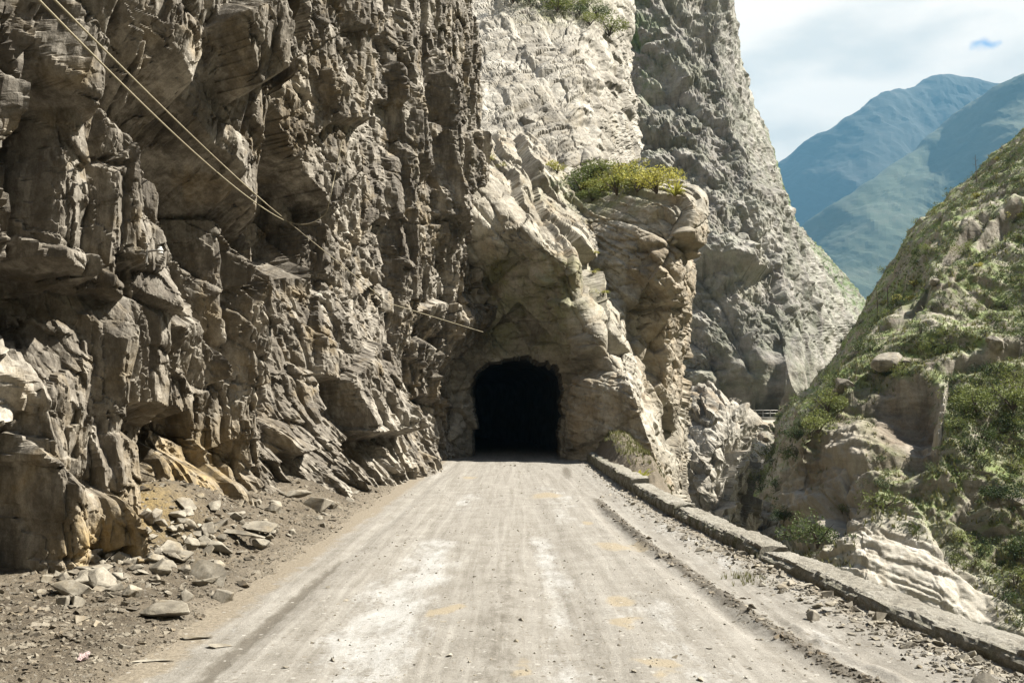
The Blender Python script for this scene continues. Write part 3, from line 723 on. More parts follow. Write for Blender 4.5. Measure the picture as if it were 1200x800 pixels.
    D -= 1.6 * blob(1120, 262, 70, 9, -.75) + 1.3 * blob(1055, 345, 40, 10, -.8) + 1.2 * blob(1180, 240, 40, 12, -.9) + .9 * blob(960, 590, 14, 30) + 1.1 * blob(1150, 408, 70, 8, -.2)
    D = blur(soften(D - 1.6 - 1.2 * smooth01(qy, 480, 300), P, 1.2), 1)
    P2 = P + D[..., None] * N
    n2 = normals(P2, (-.5, -.5, .7))
    gre = np.clip(1.2 - 1.2 * bare, 0, 1) * smooth01(n2[..., 2], .15, .45)
    gre = np.maximum(gre, .0)
    st = .55 * blob(965, 560, 30, 40) + .35 * blob(1050, 490, 40, 50)
    stc = np.clip(st, 0, 1)
    o = link('hillside', grid_mesh('hillside', P2, M['hill'], attrs={'stain': stc, 'green': np.clip(gre, 0, 1), 'pale': pale}))
    props(o, 'steep green hillside with rock outcrops across the gorge', 'hillside', kind='structure')
    return P2, n2, gre, pale
HILL, HILL_N, HILL_G, HILL_PALE = build_hillside()
def add_pale():
    # chalky bare rock on the hillside where the slope has slipped
    nt = M['hill'].node_tree; g = NB(nt); b = nt.nodes['Principled BSDF']
    src = b.inputs['Base Color'].links[0].from_socket
    pos = g.n('ShaderNodeNewGeometry').outputs['Position']
    c = g.ramp(g.noise(g.scaled(pos, (1, 1, .35), (0, .5, 0)), 1.3, 7, .7, .5), [(.32, (.18, .158, .12)), (.5, (.285, .262, .215)), (.68, (.40, .378, .33))])
    f = g.math('MULTIPLY', g.attr('pale'), g.ramp(g.noise(pos, .8, 6, .7), [(.3, .55), (.5, 1.)]))
    g.l(g.mix(f, src, c), b.inputs['Base Color'])
add_pale()

# ------------------------------------------------------------------ road, verge, bank
def road_xr(y): return np.interp(y, [0, 5, 6.8, 8.8, 12.4, 15.8, 20, 25, 32, 41, 60], [4.5, 4.1, 3.85, 3.56, 3.26, 3.1, 2.99, 2.97, 3.05, 3.2, 3.4])
def pyspace(n, y0, y1):
    """stations evenly spread over the picture"""
    return 1 / np.linspace(1 / y0, 1 / y1, n)

def road_mat():
    m, nt, b = mat_new('dirt road'); g = NB(nt)
    pos = g.n('ShaderNodeNewGeometry').outputs['Position']
    long = g.noise(g.scaled(pos, (7, .25, 1)), 1.0, 7, .7, .8)
    n1 = g.noise(pos, 2.2, 6, .65); n2 = g.noise(pos, 26, 5, .75); n3 = g.noise(pos, 120, 3, .7)
    v = g.math('ADD', g.math('MULTIPLY', long, .45), g.math('ADD', g.math('MULTIPLY', n1, .3), g.math('MULTIPLY', n2, .3)))
    col = g.ramp(v, [(.36, (.095, .085, .068)), (.5, (.165, .152, .128)), (.64, (.235, .221, .192))])
    pe = g.math('ADD', g.attr('pale'), g.math('ADD', g.math('MULTIPLY', g.math('SUBTRACT', g.noise(g.scaled(pos, (1.6, .5, 1)), 1.6, 8, .76), .5), 1.9), g.math('MULTIPLY', g.math('SUBTRACT', n2, .5), .55)))
    pf = g.ramp(pe, [(.36, 0.), (.74, 1.)])
    col = g.mix(pf, col, g.ramp(n1, [(.3, (.255, .249, .228)), (.7, (.31, .305, .285))]))
    of = g.ramp(g.math('ADD', g.attr('ochre'), g.math('MULTIPLY', g.math('SUBTRACT', g.noise(pos, 5, 5, .7), .5), .8)), [(.35, 0.), (.6, .85)])
    col = g.mix(of, col, (.215, .18, .122))
    df = g.ramp(g.math('ADD', g.attr('mud'), g.math('MULTIPLY', g.math('SUBTRACT', g.noise(g.scaled(pos, (2.5, 1, 1)), 3.5, 6, .75), .5), 1.1)), [(.38, 0.), (.7, .8)])
    col = g.mix(df, col, (.07, .06, .045))
    dr = g.ramp(g.math('ADD', g.attr('dirt'), g.math('MULTIPLY', g.math('SUBTRACT', g.noise(pos, 2.4, 7, .75), .5), 1.3)), [(.35, 0.), (.62, .95)])
    col = g.mix(dr, col, g.ramp(n2, [(.35, (.105, .088, .063)), (.65, (.21, .178, .13))]))
    peb = g.n('ShaderNodeTexVoronoi', feature='F1'); peb.inputs['Scale'].default_value = 16; g.l(pos, peb.inputs['Vector'])
    wn = g.n('ShaderNodeTexWhiteNoise'); g.l(peb.outputs['Position'], wn.inputs['Vector'])
    pb = g.math('MULTIPLY', g.math('LESS_THAN', peb.outputs['Distance'], .32), g.math('GREATER_THAN', wn.outputs['Value'], .84))
    col = g.mix(g.math('MULTIPLY', pb, .75), col, g.ramp(wn.outputs['Value'], [(.84, (.10, .085, .065)), (.93, (.16, .14, .11)), (.97, (.3, .285, .25))]))
    col = g.mix(.5, col, g.ramp(n3, [(.3, .3), (.7, .72)]), 'OVERLAY')
    g.l(col, b.inputs['Base Color']); b.inputs['Roughness'].default_value = .9
    h = g.math('ADD', g.math('MULTIPLY', n2, .6), g.math('ADD', g.math('MULTIPLY', n3, .25), g.math('MULTIPLY', pb, .25)))
    g.l(g.bump(h, .03, .8), b.inputs['Normal'])
    return m

RUTX = ([5, 6.9, 7.3, 9.1, 11.5, 13.4, 20.8, 28, 34, 41], [2.75, 2.66, 2.56, 2.38, 2.22, 2.08, 1.98, 1.95, 1.9, 1.8])
def road_z(X, Y):
    B = np.stack([X, Y, 0 * X], -1)
    fa = smooth01(Y, 24, 8)
    z = .03 * fbm(B * np.array([.5, .2, 1]), 3, 201) + fa * (.012 * fbm(B * np.array([2.5, .6, 1]), 4, 202) + .010 * fbm(B * 5, 4, 203))
    rx = np.interp(Y, *RUTX); w = np.exp(-((X - rx - .1 * noise3(B * .7, 204)) / .10) ** 2); amt = smooth01(Y, 22.5, 19) * np.clip(.6 + .6 * noise3(B * np.array([.3, .5, 1]), 205), .15, 1)
    z += w * amt * (.05 + .06 * noise3(B * 9, 206)) - .05 * amt * np.exp(-((X - rx + .22) / .12) ** 2)
    z += .05 * np.exp(-((X - rx - .25) / .10) ** 2) * smooth01(Y, 9.5, 8) * np.clip(.4 + noise3(B * 5, 207), 0, 1)
    z -= .035 * np.exp(-((X + 2.32) / .13) ** 2) * (.6 + .5 * noise3(B * np.array([.5, .5, 1]), 208))
    for cx in (-1.35, .45): z -= .022 * np.exp(-((X - cx) / .35) ** 2)
    # stones and clods gathering along the foot of the low wall
    e = road_xr(Y) - X
    z += smooth01(e, .9, .05) * (.05 + .05 * np.clip(fbm(B * 6, 4, 209), -1, 1))
    z += .03 * np.clip(fbm(B * 11, 3, 210) - .25, 0, 1) * smooth01(e, 1.6, .6)
    return z

def build_road():
    nx, ny = 360, 380
    y = np.concatenate([pyspace(ny, 4.6, 44), np.linspace(44.5, 84, 40)]); y = np.concatenate([[-45, -30, -18, -10, -4, 0, 3], y])
    t = np.linspace(0, 1, nx)
    Y = np.repeat(y[:, None], nx, 1)
    left = np.where(y < 41, -4.2, -3.0); right = np.where(y < 41, road_xr(y) + .35, 3.4)
    X = left[:, None] + t[None] * (right - left)[:, None]
    bend = -.006 * np.maximum(0, Y - 48) ** 2; X = X + bend
    Z = road_z(X, Y)
    B = np.stack([X, Y, Z], -1)
    def g1(x, w): return np.exp(-((X - x) / w) ** 2)
    n = .5 * fbm(B * np.array([.9, .25, 1]), 4, 221)
    pale = .62 * np.exp(-np.abs((X + 1.25) / .55) ** 3) * smooth01(Y, 17, 12.5) + .50 * g1(.5, .28) * smooth01(Y, 17, 13) + .42 * g1(-1.1, .5) * smooth01(Y, 17, 19) * smooth01(Y, 26, 22) + .45 * g1(1.1, .55) * smooth01(Y, 15, 17) * smooth01(Y, 27, 22) \
        + .35 * g1(1.5, .5) * smooth01(Y, 12, 9) + .30 * g1(2.75, .35) + n * .75
    mud = 1.0 * np.exp(-((X - np.interp(Y, *RUTX) - .05 * noise3(B * 1.5, 228)) / .12) ** 2) * smooth01(Y, 22.5, 20) + .62 * g1(-2.34, .09) * smooth01(Y, 15, 10) + .40 * g1(-.22, .26) * smooth01(Y, 22, 8) + .34 * g1(-.62, .07) + .30 * g1(.95, .08) + .34 * g1(-1.95, .12) + .28 * g1(1.45, .1) + .33 * g1(-2.7, .5) \
        + .8 * np.exp(-((X - 1.95 - .05 * (Y - 32)) / .22) ** 2) * np.exp(-((Y - 31) / 5) ** 2) + .35 * smooth01(road_xr(Y) - X, .8, .1) + .25 * g1(.0, .15)
    och = 0; ww_ = .26 * fbm(B * np.array([1.6, 1.2, 1]), 4, 226); wv_ = .7 * fbm(B * np.array([1.6, 1.2, 1]), 4, 227)
    for (ax, ay, rx, ry) in ((640, 579, 22, 4), (518, 709, 20, 7), (720, 638, 22, 7), (752, 637, 11, 7), (738, 722, 24, 7), (720, 697, 22, 8), (690, 610, 10, 3), (550, 558, 12, 2), (770, 770, 35, 10), (620, 775, 20, 9)):
        p = W3(ax, ay, 2.0 * F / (ay - HOR)); d = p[1]; e = W3(ax, ay + ry, 2.0 * F / (ay + ry - HOR))
        och = och + np.exp(-(((X + ww_ - p[0]) / (rx / F * d)) ** 2 + ((Y + wv_ - d) / max(.15, abs(d - e[1]))) ** 2) ** 1.5) * .75
    o = link('road', grid_mesh('road', B, road_mat(), attrs={'pale': np.clip(pale, 0, 1), 'mud': np.clip(mud, 0, 1), 'ochre': np.clip(och, 0, 1), 'dirt': np.clip(smooth01(X, -2.35, -3.1) * .9 + .5 * smooth01(road_xr(Y) - X, .7, .05), 0, 1)}, smooth=True))
    props(o, 'unpaved pale dusty road running into the tunnel', 'road', kind='structure')
build_road()

def verge_z(X, Y):
    B = np.stack([X, Y, 0 * X], -1)
    edge = -2.95 + .34 * noise3(B * np.array([.4, .35, 1]), 231) + .16 * noise3(B * 1.7, 232) - .35 * smooth01(Y, 22, 32)
    e = edge - X                                     # metres beyond the road edge
    h = -.035 + .05 * smooth01(e, 0, .5) + .085 * np.clip(e, 0, 1.2) + .22 * np.clip(e - .7, 0, 2.6) * smooth01(Y, 7, 14)
    h += .62 * np.exp(-((X + 5.0) / .85) ** 2 - ((Y - 13.0) / 1.9) ** 2) + .25 * np.exp(-((X + 4.6) / .7) ** 2 - ((Y - 19) / 3) ** 2)
    k = smooth01(e, .0, .8)
    h += k * (.10 * fbm(B * .8, 3, 233) + .075 * np.clip(fbm(B * np.array([3, 3, 1]), 5, 234, gain=.6), -.6, 1) + .035 * fbm(B * 11, 3, 235))
    return h, e

def build_verge():
    m, nt, b = mat_new('loose earth'); g = NB(nt)
    pos = g.n('ShaderNodeNewGeometry').outputs['Position']
    n1 = g.noise(pos, 1.3, 6, .7); n2 = g.noise(pos, 14, 6, .75); n3 = g.noise(pos, 70, 3, .7)
    v = g.math('ADD', g.math('MULTIPLY', n1, .5), g.math('MULTIPLY', n2, .5))
    col = g.ramp(v, [(.38, (.060, .048, .033)), (.5, (.112, .092, .064)), (.66, (.195, .163, .118))])
    col = g.mix(g.math('MULTIPLY', g.attr('edge'), .75), col, g.ramp(n1, [(.3, (.20, .17, .125)), (.7, (.26, .225, .172))]))
    col = g.mix(g.math('MULTIPLY', g.attr('stain'), g.ramp(n2, [(.35, .2), (.6, 1.)])), col, (.28, .20, .075))
    peb = g.n('ShaderNodeTexVoronoi', feature='F1'); peb.inputs['Scale'].default_value = 20; g.l(pos, peb.inputs['Vector'])
    wn = g.n('ShaderNodeTexWhiteNoise'); g.l(peb.outputs['Position'], wn.inputs['Vector'])
    pb = g.math('MULTIPLY', g.math('LESS_THAN', peb.outputs['Distance'], .36), g.math('GREATER_THAN', wn.outputs['Value'], .72))
    col = g.mix(g.math('MULTIPLY', pb, .7), col, g.ramp(wn.outputs['Value'], [(.72, (.12, .10, .075)), (.86, (.17, .15, .12)), (.97, (.25, .23, .19))]))
    col = g.mix(.55, col, g.ramp(n3, [(.3, .25), (.7, .75)]), 'OVERLAY')
    g.l(col, b.inputs['Base Color']); b.inputs['Roughness'].default_value = .95
    g.l(g.bump(g.math('ADD', n2, g.math('ADD', g.math('MULTIPLY', n3, .3), g.math('MULTIPLY', pb, .3))), .07, 1.), b.inputs['Normal'])
    M['earth'] = m
    nx, ny = 270, 330
    y = np.concatenate([[-45, -30, -18, -10, -4, 0, 3], pyspace(ny, 4.4, 42)])
    t = np.linspace(0, 1, nx) ** 1.15
    Y = np.repeat(y[:, None], nx, 1); X = -2.3 + t[None] * (-9.5 + 2.3) + 0 * Y
    Z, e = verge_z(X, Y)
    ed = smooth01(e, .9, .1) * (.28 + .4 * smooth01(Y, 4, 9))
    st = .9 * np.exp(-((X + 5.1) / .7) ** 2 - ((Y - 11.8) / .9) ** 2)
    o = link('verge', grid_mesh('verge', np.stack([X, Y, Z], -1), m, attrs={'edge': ed, 'stain': st}, flip=True))
    props(o, 'rough brown earth bank between the road and the cliff', 'verge', kind='structure')
build_verge()

def build_embankment():
    y = np.concatenate([[-6, 0], pyspace(150, 4.5, 46)]); w = np.concatenate([[-.3, 0, .15, .3], np.linspace(.45, 11, 70)])
    Y = np.repeat(y[:, None], len(w), 1); Wd = np.repeat(w[None], len(y), 0)
    X = road_xr(Y) + .30 + Wd
    Z = np.where(Wd < .3, -.02, -.02 - (Wd - .3) * 1.75)
    B = np.stack([X, Y, Z], -1); k = smooth01(Wd, .2, 1.5)
    D = k * (facets(Y, Z, 1.6, .8, .2, .3, .4, 241, P=B) + .4 * fbm(B * .5, 4, 242, ridged=True))
    B = B + D[..., None] * np.array([.8, -.1, .5])
    o = link('embankment', grid_mesh('embankment', B, M['gorge'], attrs={'stain': 0 * X, 'green': 0 * X + .5}))
    props(o, 'steep drop below the low wall into the gorge', 'embankment', kind='structure')
    # ground at the bottom of everything, out to the horizon
    n = 60; r = np.concatenate([[-700, -450], np.linspace(-250, 250, 36), np.linspace(300, 4700, 16)]); r2 = np.concatenate([np.linspace(-420, 250, 40), np.linspace(300, 5300, 16)])
    X, Y = np.meshgrid(r, r2); Z = -26 + 1.2 * fbm(np.stack([X * .03, Y * .03, 0 * X], -1), 3, 245)
    o = link('ground', grid_mesh('ground', np.stack([X, Y, Z], -1), M['gorge'], attrs={'stain': 0 * X, 'green': 0 * X + .8}))
    props(o, 'rocky gorge floor and valley ground', 'ground', kind='structure')
build_embankment()

def build_unseen_valley_sides():
    # unseen canyon sides added behind the viewpoint to block sky fill: rock wall on the left, green valley side opposite, closing round a bend
    az = np.radians(np.linspace(62, 275, 120)); t = np.linspace(0, 1, 70)
    A = np.repeat(az[None], 70, 0); T = np.repeat(t[:, None], 120, 1)
    rin = np.interp(np.degrees(az), [62, 85, 120, 165, 200, 240, 262, 275], [62, 48, 46, 60, 60, 26, 13, 9])[None]
    Rr = rin + T * np.interp(np.degrees(az), [62, 120, 180, 230, 275], [150, 150, 170, 110, 40])[None]
    Z = -24 + 21 * smooth01(np.degrees(A), 205, 240) + T ** .9 * np.interp(np.degrees(az), [62, 120, 180, 230, 275], [120, 170, 190, 150, 90])[None]
    P = np.stack([Rr * np.sin(A), Rr * np.cos(A), Z], -1); N = normals(P, (0, 0, 1))
    P = P + N * (4 * fbm(P * .03, 5, 251, ridged=True) + 1.2 * fbm(P * .15, 4, 252))[..., None]
    o = link('unseen_valley_side', grid_mesh('unseen_valley_side', P, M['hill'], attrs={'stain': 0 * T, 'green': .8 + 0 * T, 'pale': 0 * T}))
    props(o, 'unseen valley sides added behind the viewpoint to block sky light', 'hillside', kind='structure')
build_unseen_valley_sides()

# ------------------------------------------------------------------ mountains at the head of the valley
def build_mountains():
    def mountain(name, label, crest, dc, foot, df, mat, seed, n=(260, 130), amp=1.):
        cx = np.array(crest, float)
        px = np.linspace(cx[0, 0], cx[-1, 0], 26); py = np.interp(px, cx[:, 0], cx[:, 1])
        dd = dc + 120 * np.sin(px * .03)
        rows = []
        for t in (-.3, -.15, 0, .12, .28, .46, .66, .84, 1.0):
            if t < 0: q = W3(px, py, dd); q = q + np.stack([0 * px, -t * 2400 + 0 * px, t * 1500 + 0 * px], -1)
            else:
                q0 = W3(px, py, dd); q1 = W3(px * 1.0, foot + 0 * px, df); q = q0 * (1 - t) + q1 * t
                q[:, 2] -= (1 - abs(2 * t - 1)) * .10 * (q0[:, 2] - q1[:, 2]) * 1.0
            rows.append(q)
        P = catmull(catmull(np.array(rows), n[0], 1), n[1], 0); N = normals(P, (0, -1, .8))
        t = np.linspace(0, 1, n[1])[:, None]
        # spurs and ravines running down the fall line
        D = amp * .6 * (90 * fbm(P * np.array([.0022, .0006, .0012]), 5, seed, ridged=True) + 30 * fbm(P * .006, 5, seed + 9, ridged=True) + 8 * fbm(P * .03, 3, seed + 19))
        D *= smooth01(t, .0, .4) * .72 + .28
        o = link(name, grid_mesh(name, P + D[..., None] * N, mat)); props(o, label, 'mountain', kind='structure')
    def mmat(name, a, b_, c, sc):
        m, nt, b = mat_new(name); g = NB(nt); pos = g.n('ShaderNodeNewGeometry').outputs['Position']
        v = g.math('ADD', g.math('MULTIPLY', g.noise(pos, sc, 7, .65, .5), .6), g.math('MULTIPLY', g.noise(g.scaled(pos, (1, .5, .35)), sc * 5, 6, .7), .4))
        g.l(g.ramp(v, [(.36, a), (.5, b_), (.64, c)]), b.inputs['Base Color']); b.inputs['Roughness'].default_value = .95
        return m
    m1 = mmat('dark scrub mountain', (.008, .011, .008), (.013, .017, .012), (.03, .03, .024), .003)
    m2 = mmat('grassy mountain', (.022, .032, .018), (.038, .05, .026), (.06, .066, .04), .005)
    mountain('mountain', 'dark blue mountain with a jagged crest at the head of the valley',
             [(640, 420), (780, 305), (850, 250), (895, 216), (930, 190), (960, 165), (985, 150), (1005, 133), (1030, 116), (1045, 119), (1060, 114), (1085, 101), (1100, 97), (1118, 97), (1130, 95), (1150, 102), (1165, 108), (1230, 88), (1350, 40), (1600, 10)], 4400, 500, 2900, m1, 301)
    mountain('mountain', 'paler green-blue slope rising to the right in front of the dark mountain',
             [(760, 420), (860, 340), (940, 278), (1000, 240), (1050, 200), (1100, 160), (1150, 122), (1200, 94), (1300, 50), (1450, 20), (1700, -10)], 3100, 505, 1700, m2, 341, amp=.7)
build_mountains()

def build_haze():
    me = bpy.data.meshes.new('haze'); bm = bmesh.new(); bmesh.ops.create_cube(bm, size=1); bm.to_mesh(me); bm.free()
    o = link('haze', me); o.scale = (5600, 5900, 1990); o.location = (2000, 2450, -30 + 995)
    m = bpy.data.materials.new('haze'); m.use_nodes = True; nt = m.node_tree; nt.nodes.clear()
    out = nt.nodes.new('ShaderNodeOutputMaterial'); v = nt.nodes.new('ShaderNodeVolumePrincipled')
    v.inputs['Color'].default_value = (.12, .275, .41, 1); v.inputs['Density'].default_value = HAZE; v.inputs['Anisotropy'].default_value = 0.
    nt.links.new(v.outputs[0], out.inputs['Volume']); me.materials.append(m)
    props(o, kind='stuff', label='thin blue haze filling the valley', cat='haze')
HAZE = 1.6e-4
build_haze()

# ================================================================== things
def project_pick(P, px, py, rad=6):
    """point of a sheet that shows at a photo pixel (the nearest one to the camera)"""
    qx, qy = to_px(P); d = np.hypot(qx - px, qy - py)
    r = rad
    while True:
        m = d < r
        if m.any(): break
        r *= 2
    k = np.where(m, P[..., 1], 1e9).argmin(); return P.reshape(-1, 3)[k].copy()

def tube_mesh(name, pts, r, mat, sides=6):
    pts = np.asarray(pts, float); n = len(pts); t = np.gradient(pts, axis=0); t /= np.linalg.norm(t, axis=1, keepdims=True)
    up = np.array([0, 0, 1.]); a = np.cross(t, up); bad = np.linalg.norm(a, axis=1) < .05; a[bad] = np.cross(t[bad], [1, 0, 0]); a /= np.linalg.norm(a, axis=1, keepdims=True); b = np.cross(t, a)
    rr = np.broadcast_to(np.asarray(r, float), (n,))
    ang = np.arange(sides) / sides * 2 * math.pi
    V = pts[:, None] + rr[:, None, None] * (np.cos(ang)[None, :, None] * a[:, None] + np.sin(ang)[None, :, None] * b[:, None])
    idx = np.arange(n * sides).reshape(n, sides); nx = np.roll(idx, -1, 1)
    q = np.stack([idx[:-1], nx[:-1], nx[1:], idx[1:]], -1).reshape(-1, 4)
    return raw_mesh(name, V.reshape(-1, 3), q, mat, True)

def simple_mat(name, col, rough=.8, var=.25, scale=20., metal=0.):
    m, nt, b = mat_new(name); g = NB(nt); pos = g.n('ShaderNodeNewGeometry').outputs['Position']
    n = g.noise(pos, scale, 5, .7)
    g.l(g.ramp(n, [(.3, tuple(c * (1 - var) for c in col)), (.7, tuple(min(1, c * (1 + var)) for c in col))]), b.inputs['Base Color'])
    b.inputs['Roughness'].default_value = rough; b.inputs['Metallic'].default_value = metal
    g.l(g.bump(n, .004, .6), b.inputs['Normal']); return m

# ------------------------------------------------------------------ low roadside wall
def build_low_wall():
    m, nt, b = mat_new('weathered mortar'); g = NB(nt); pos = g.n('ShaderNodeNewGeometry').outputs['Position']
    n1 = g.noise(pos, 1.6, 6, .7); n2 = g.noise(pos, 18, 6, .75); n3 = g.noise(pos, 75, 3, .7)
    col = g.ramp(g.math('ADD', g.math('MULTIPLY', n1, .5), g.math('MULTIPLY', n2, .5)), [(.34, (.13, .116, .09)), (.48, (.225, .207, .168)), (.60, (.30, .283, .24))])
    mo = g.math('MULTIPLY', g.attr('dark_green'), g.ramp(g.noise(pos, 5, 6, .75), [(.42, 0.), (.58, .9)]))
    col = g.mix(mo, col, g.ramp(n2, [(.35, (.035, .038, .014)), (.65, (.085, .085, .03))]))
    col = g.mix(.5, col, g.ramp(n3, [(.3, .28), (.7, .74)]), 'OVERLAY')
    g.l(col, b.inputs['Base Color']); b.inputs['Roughness'].default_value = .92
    g.l(g.bump(g.math('ADD', n2, g.math('MULTIPLY', n3, .35)), .05, 1.), b.inputs['Normal'])
    root = bpy.data.objects.new('low_wall', None); C.objects.link(root); root.location = (3.3, 12, 0)
    props(root, 'long low mortar wall with a worn flat top along the drop side of the road', 'wall')
    sec = [(22.6, 41.4, .38, .46, 0), (17.1, 22.5, .27, .42, 1), (12.15, 17.0, .225, .42, 4), (9.35, 12.05, .185, .40, 2), (3.6, 9.27, .175, .42, 3)]
    for (y0, y1, h, w, k) in sec:
        y = pyspace(240 if k != 0 else 150, y0, y1)
        prof = []
        for t in np.linspace(-.12, 1, 9): prof.append((0, t))
        for t in np.linspace(0, 1, 12)[1:]: prof.append((t, 1))
        for t in np.linspace(1, -.6, 8)[1:]: prof.append((1, t))
        prof = np.array(prof)
        Y = np.repeat(y[:, None], len(prof), 1)
        B0 = np.stack([Y * 0, Y, 0 * Y], -1)
        hh = h * (1 + .16 * noise3(B0 * .8, 401 + k) + .11 * noise3(B0 * 2.7, 402 + k)); ww = w * (1 + .08 * noise3(B0 * .6, 403 + k))
        X = road_xr(Y) + .02 + prof[None, :, 0] * ww + .06 * np.clip(prof[None, :, 1], 0, 1) * (prof[None, :, 0] < .01) * 0
        Z = prof[None, :, 1] * hh
        V = np.stack([X, Y, Z], -1)
        cx = np.stack([road_xr(Y) + ww * .5, Y, hh * .4], -1); out = V - cx; out[..., 1] = 0; out /= np.linalg.norm(out, axis=-1, keepdims=True)
        d = .035 * fbm(V * np.array([4, 2.2, 4]), 4, 405 + k) + .028 * fbm(V * 9, 4, 406 + k, ridged=True) - .01
        # broken arris: the upper road-side edge has lost lumps of mortar
        edge = np.exp(-((prof[:, 0] - 0) / .12) ** 2 - ((prof[:, 1] - 1) / .25) ** 2)[None]
        d -= edge * (.03 + .17 * np.clip(noise3(V * np.array([1, 1.5, 1]), 407 + k) - .05, 0, 1) + .05 * np.clip(noise3(V * np.array([1, 5, 1]), 408 + k), 0, 1))
        V = V + d[..., None] * out
        for e_, s_ in ((0, 1), (-1, -1)):
            V[e_, :, 1] += s_ * (.0 + .05 * noise3(V[e_] * 5, 411))
        dark_green = np.where(prof[:, 0] < .05, .9, .10)[None] * np.ones_like(Y) * (1. if k in (0, 1, 4) else .55) + .5 * smooth01(Y, 24, 34) * (prof[:, 0] > .05)[None]  # dark green, strongest on the road-side face, with moss at the far end
        ends = []
        for e_ in (0, -1):
            ends.append(V[e_].copy())
        gm = grid_mesh('wall_section', V, m, attrs={'dark_green': np.clip(dark_green, 0, 1)}, flip=False)
        o = link('wall_section', gm, root); o.location = (-3.3, -12, 0)
        bm = bmesh.new(); bm.from_mesh(gm); bm.verts.ensure_lookup_table()
        np_ = len(prof)
        f = bm.faces.new([bm.verts[i] for i in range(np_)]); f2 = bm.faces.new([bm.verts[len(y) * np_ - 1 - i] for i in range(np_)])
        bmesh.ops.triangulate(bm, faces=[f, f2]); bm.to_mesh(gm); bm.free()
        if k == 0: o['label'] = 'taller mossy far section of the wall near the tunnel'
build_low_wall()

# ------------------------------------------------------------------ earth mound behind the far end of the wall
def build_mound():
    u = np.linspace(0, 1, 90); y = pyspace(120, 25, 41.2)
    Y = np.repeat(y[:, None], 90, 1); X = road_xr(Y) + .25 + u[None] * 2.6
    B = np.stack([X, Y, 0 * X], -1)
    e = X - road_xr(Y)
    top = .40 + .55 * np.exp(-((Y - 35.5) / 4.5) ** 2)
    Z = top * smooth01(e, .15, .9) + .30 - 1.9 * np.maximum(0, e - 1.35) ** 1.2 + .10 * fbm(B * 1.4, 4, 421) + .05 * fbm(B * 5, 3, 422)
    Z -= 2.2 * smooth01(Y, 28.5, 25.0)
    o = link('earth_mound', grid_mesh('earth_mound', np.stack([X, Y, Z], -1), M['earth'], attrs={'edge': .35 + 0 * X, 'stain': 0 * X}))
    props(o, 'low heap of earth behind the far end of the low wall', 'mound', kind='structure')
    return np.stack([X, Y, Z], -1)
MOUND = build_mound()

# ------------------------------------------------------------------ loose rocks
def rock_mesh(seed, flat=1.0, long=1.0, npts=14, sub=2):
    r = np.random.default_rng(seed); p = r.normal(size=(npts, 3)); p /= np.linalg.norm(p, axis=1, keepdims=True); p *= r.uniform(.75, 1., (npts, 1))
    p *= np.array([long, 1, flat])
    bm = bmesh.new()
    for q in p: bm.verts.new(q)
    bmesh.ops.convex_hull(bm, input=bm.verts)
    bmesh.ops.delete(bm, geom=[v for v in bm.verts if not v.link_faces], context='VERTS')
    bmesh.ops.bevel(bm, geom=list(bm.edges), offset=.05, segments=1, affect='EDGES', profile=.5)
    if sub:
        bmesh.ops.triangulate(bm, faces=bm.faces); bmesh.ops.subdivide_edges(bm, edges=[e for e in bm.edges if e.calc_length() > .3], cuts=sub, use_grid_fill=True)
        bmesh.ops.triangulate(bm, faces=bm.faces)
        V = np.array([v.co for v in bm.verts]); d = .05 * fbm(V * 2.2 + seed, 3, seed, ridged=True) + .02 * fbm(V * 6 + seed, 2, seed + 3)
        for v, k in zip(bm.verts, d): v.co *= 1 + float(k)
    me = bpy.data.meshes.new('rock'); bm.to_mesh(me); bm.free(); me.materials.append(M['rubble']); return me

PROTO = [rock_mesh(500 + i, f, l) for i, (f, l) in enumerate([(.6, 1.2), (.75, 1.0), (.45, 1.35), (.8, 1.15), (.55, 1.1), (.35, 1.5), (.65, 1.3), (.9, 1.0), (.5, 1.6), (.7, 1.25)])]
def put_rock(me, loc, size, rot=None, label=None, group=None, name='rock', cat='rock', mat=None):
    o = link(name, me); o.location = loc; o.scale = (size,) * 3 if np.isscalar(size) else size
    o.rotation_euler = rot if rot is not None else (random.uniform(-.4, .4), random.uniform(-.4, .4), random.uniform(0, 6.28))
    props(o, label, cat, group); return o

def verge_pt(px, py):
    """where the sight line of a pixel meets the earth bank"""
    d = np.linspace(4.5, 40, 1500); P = W3(px, py, d); z, e = verge_z(P[:, 0], P[:, 1]); z = np.where(P[:, 0] > -4.2, np.maximum(z, road_z(P[None, :, 0], P[None, :, 1])[0]), z)
    i = int(np.argmax(P[:, 2] < z)); 
    if P[i, 2] >= z[i]: i = -1
    return np.array([P[i, 0], P[i, 1], z[i]])

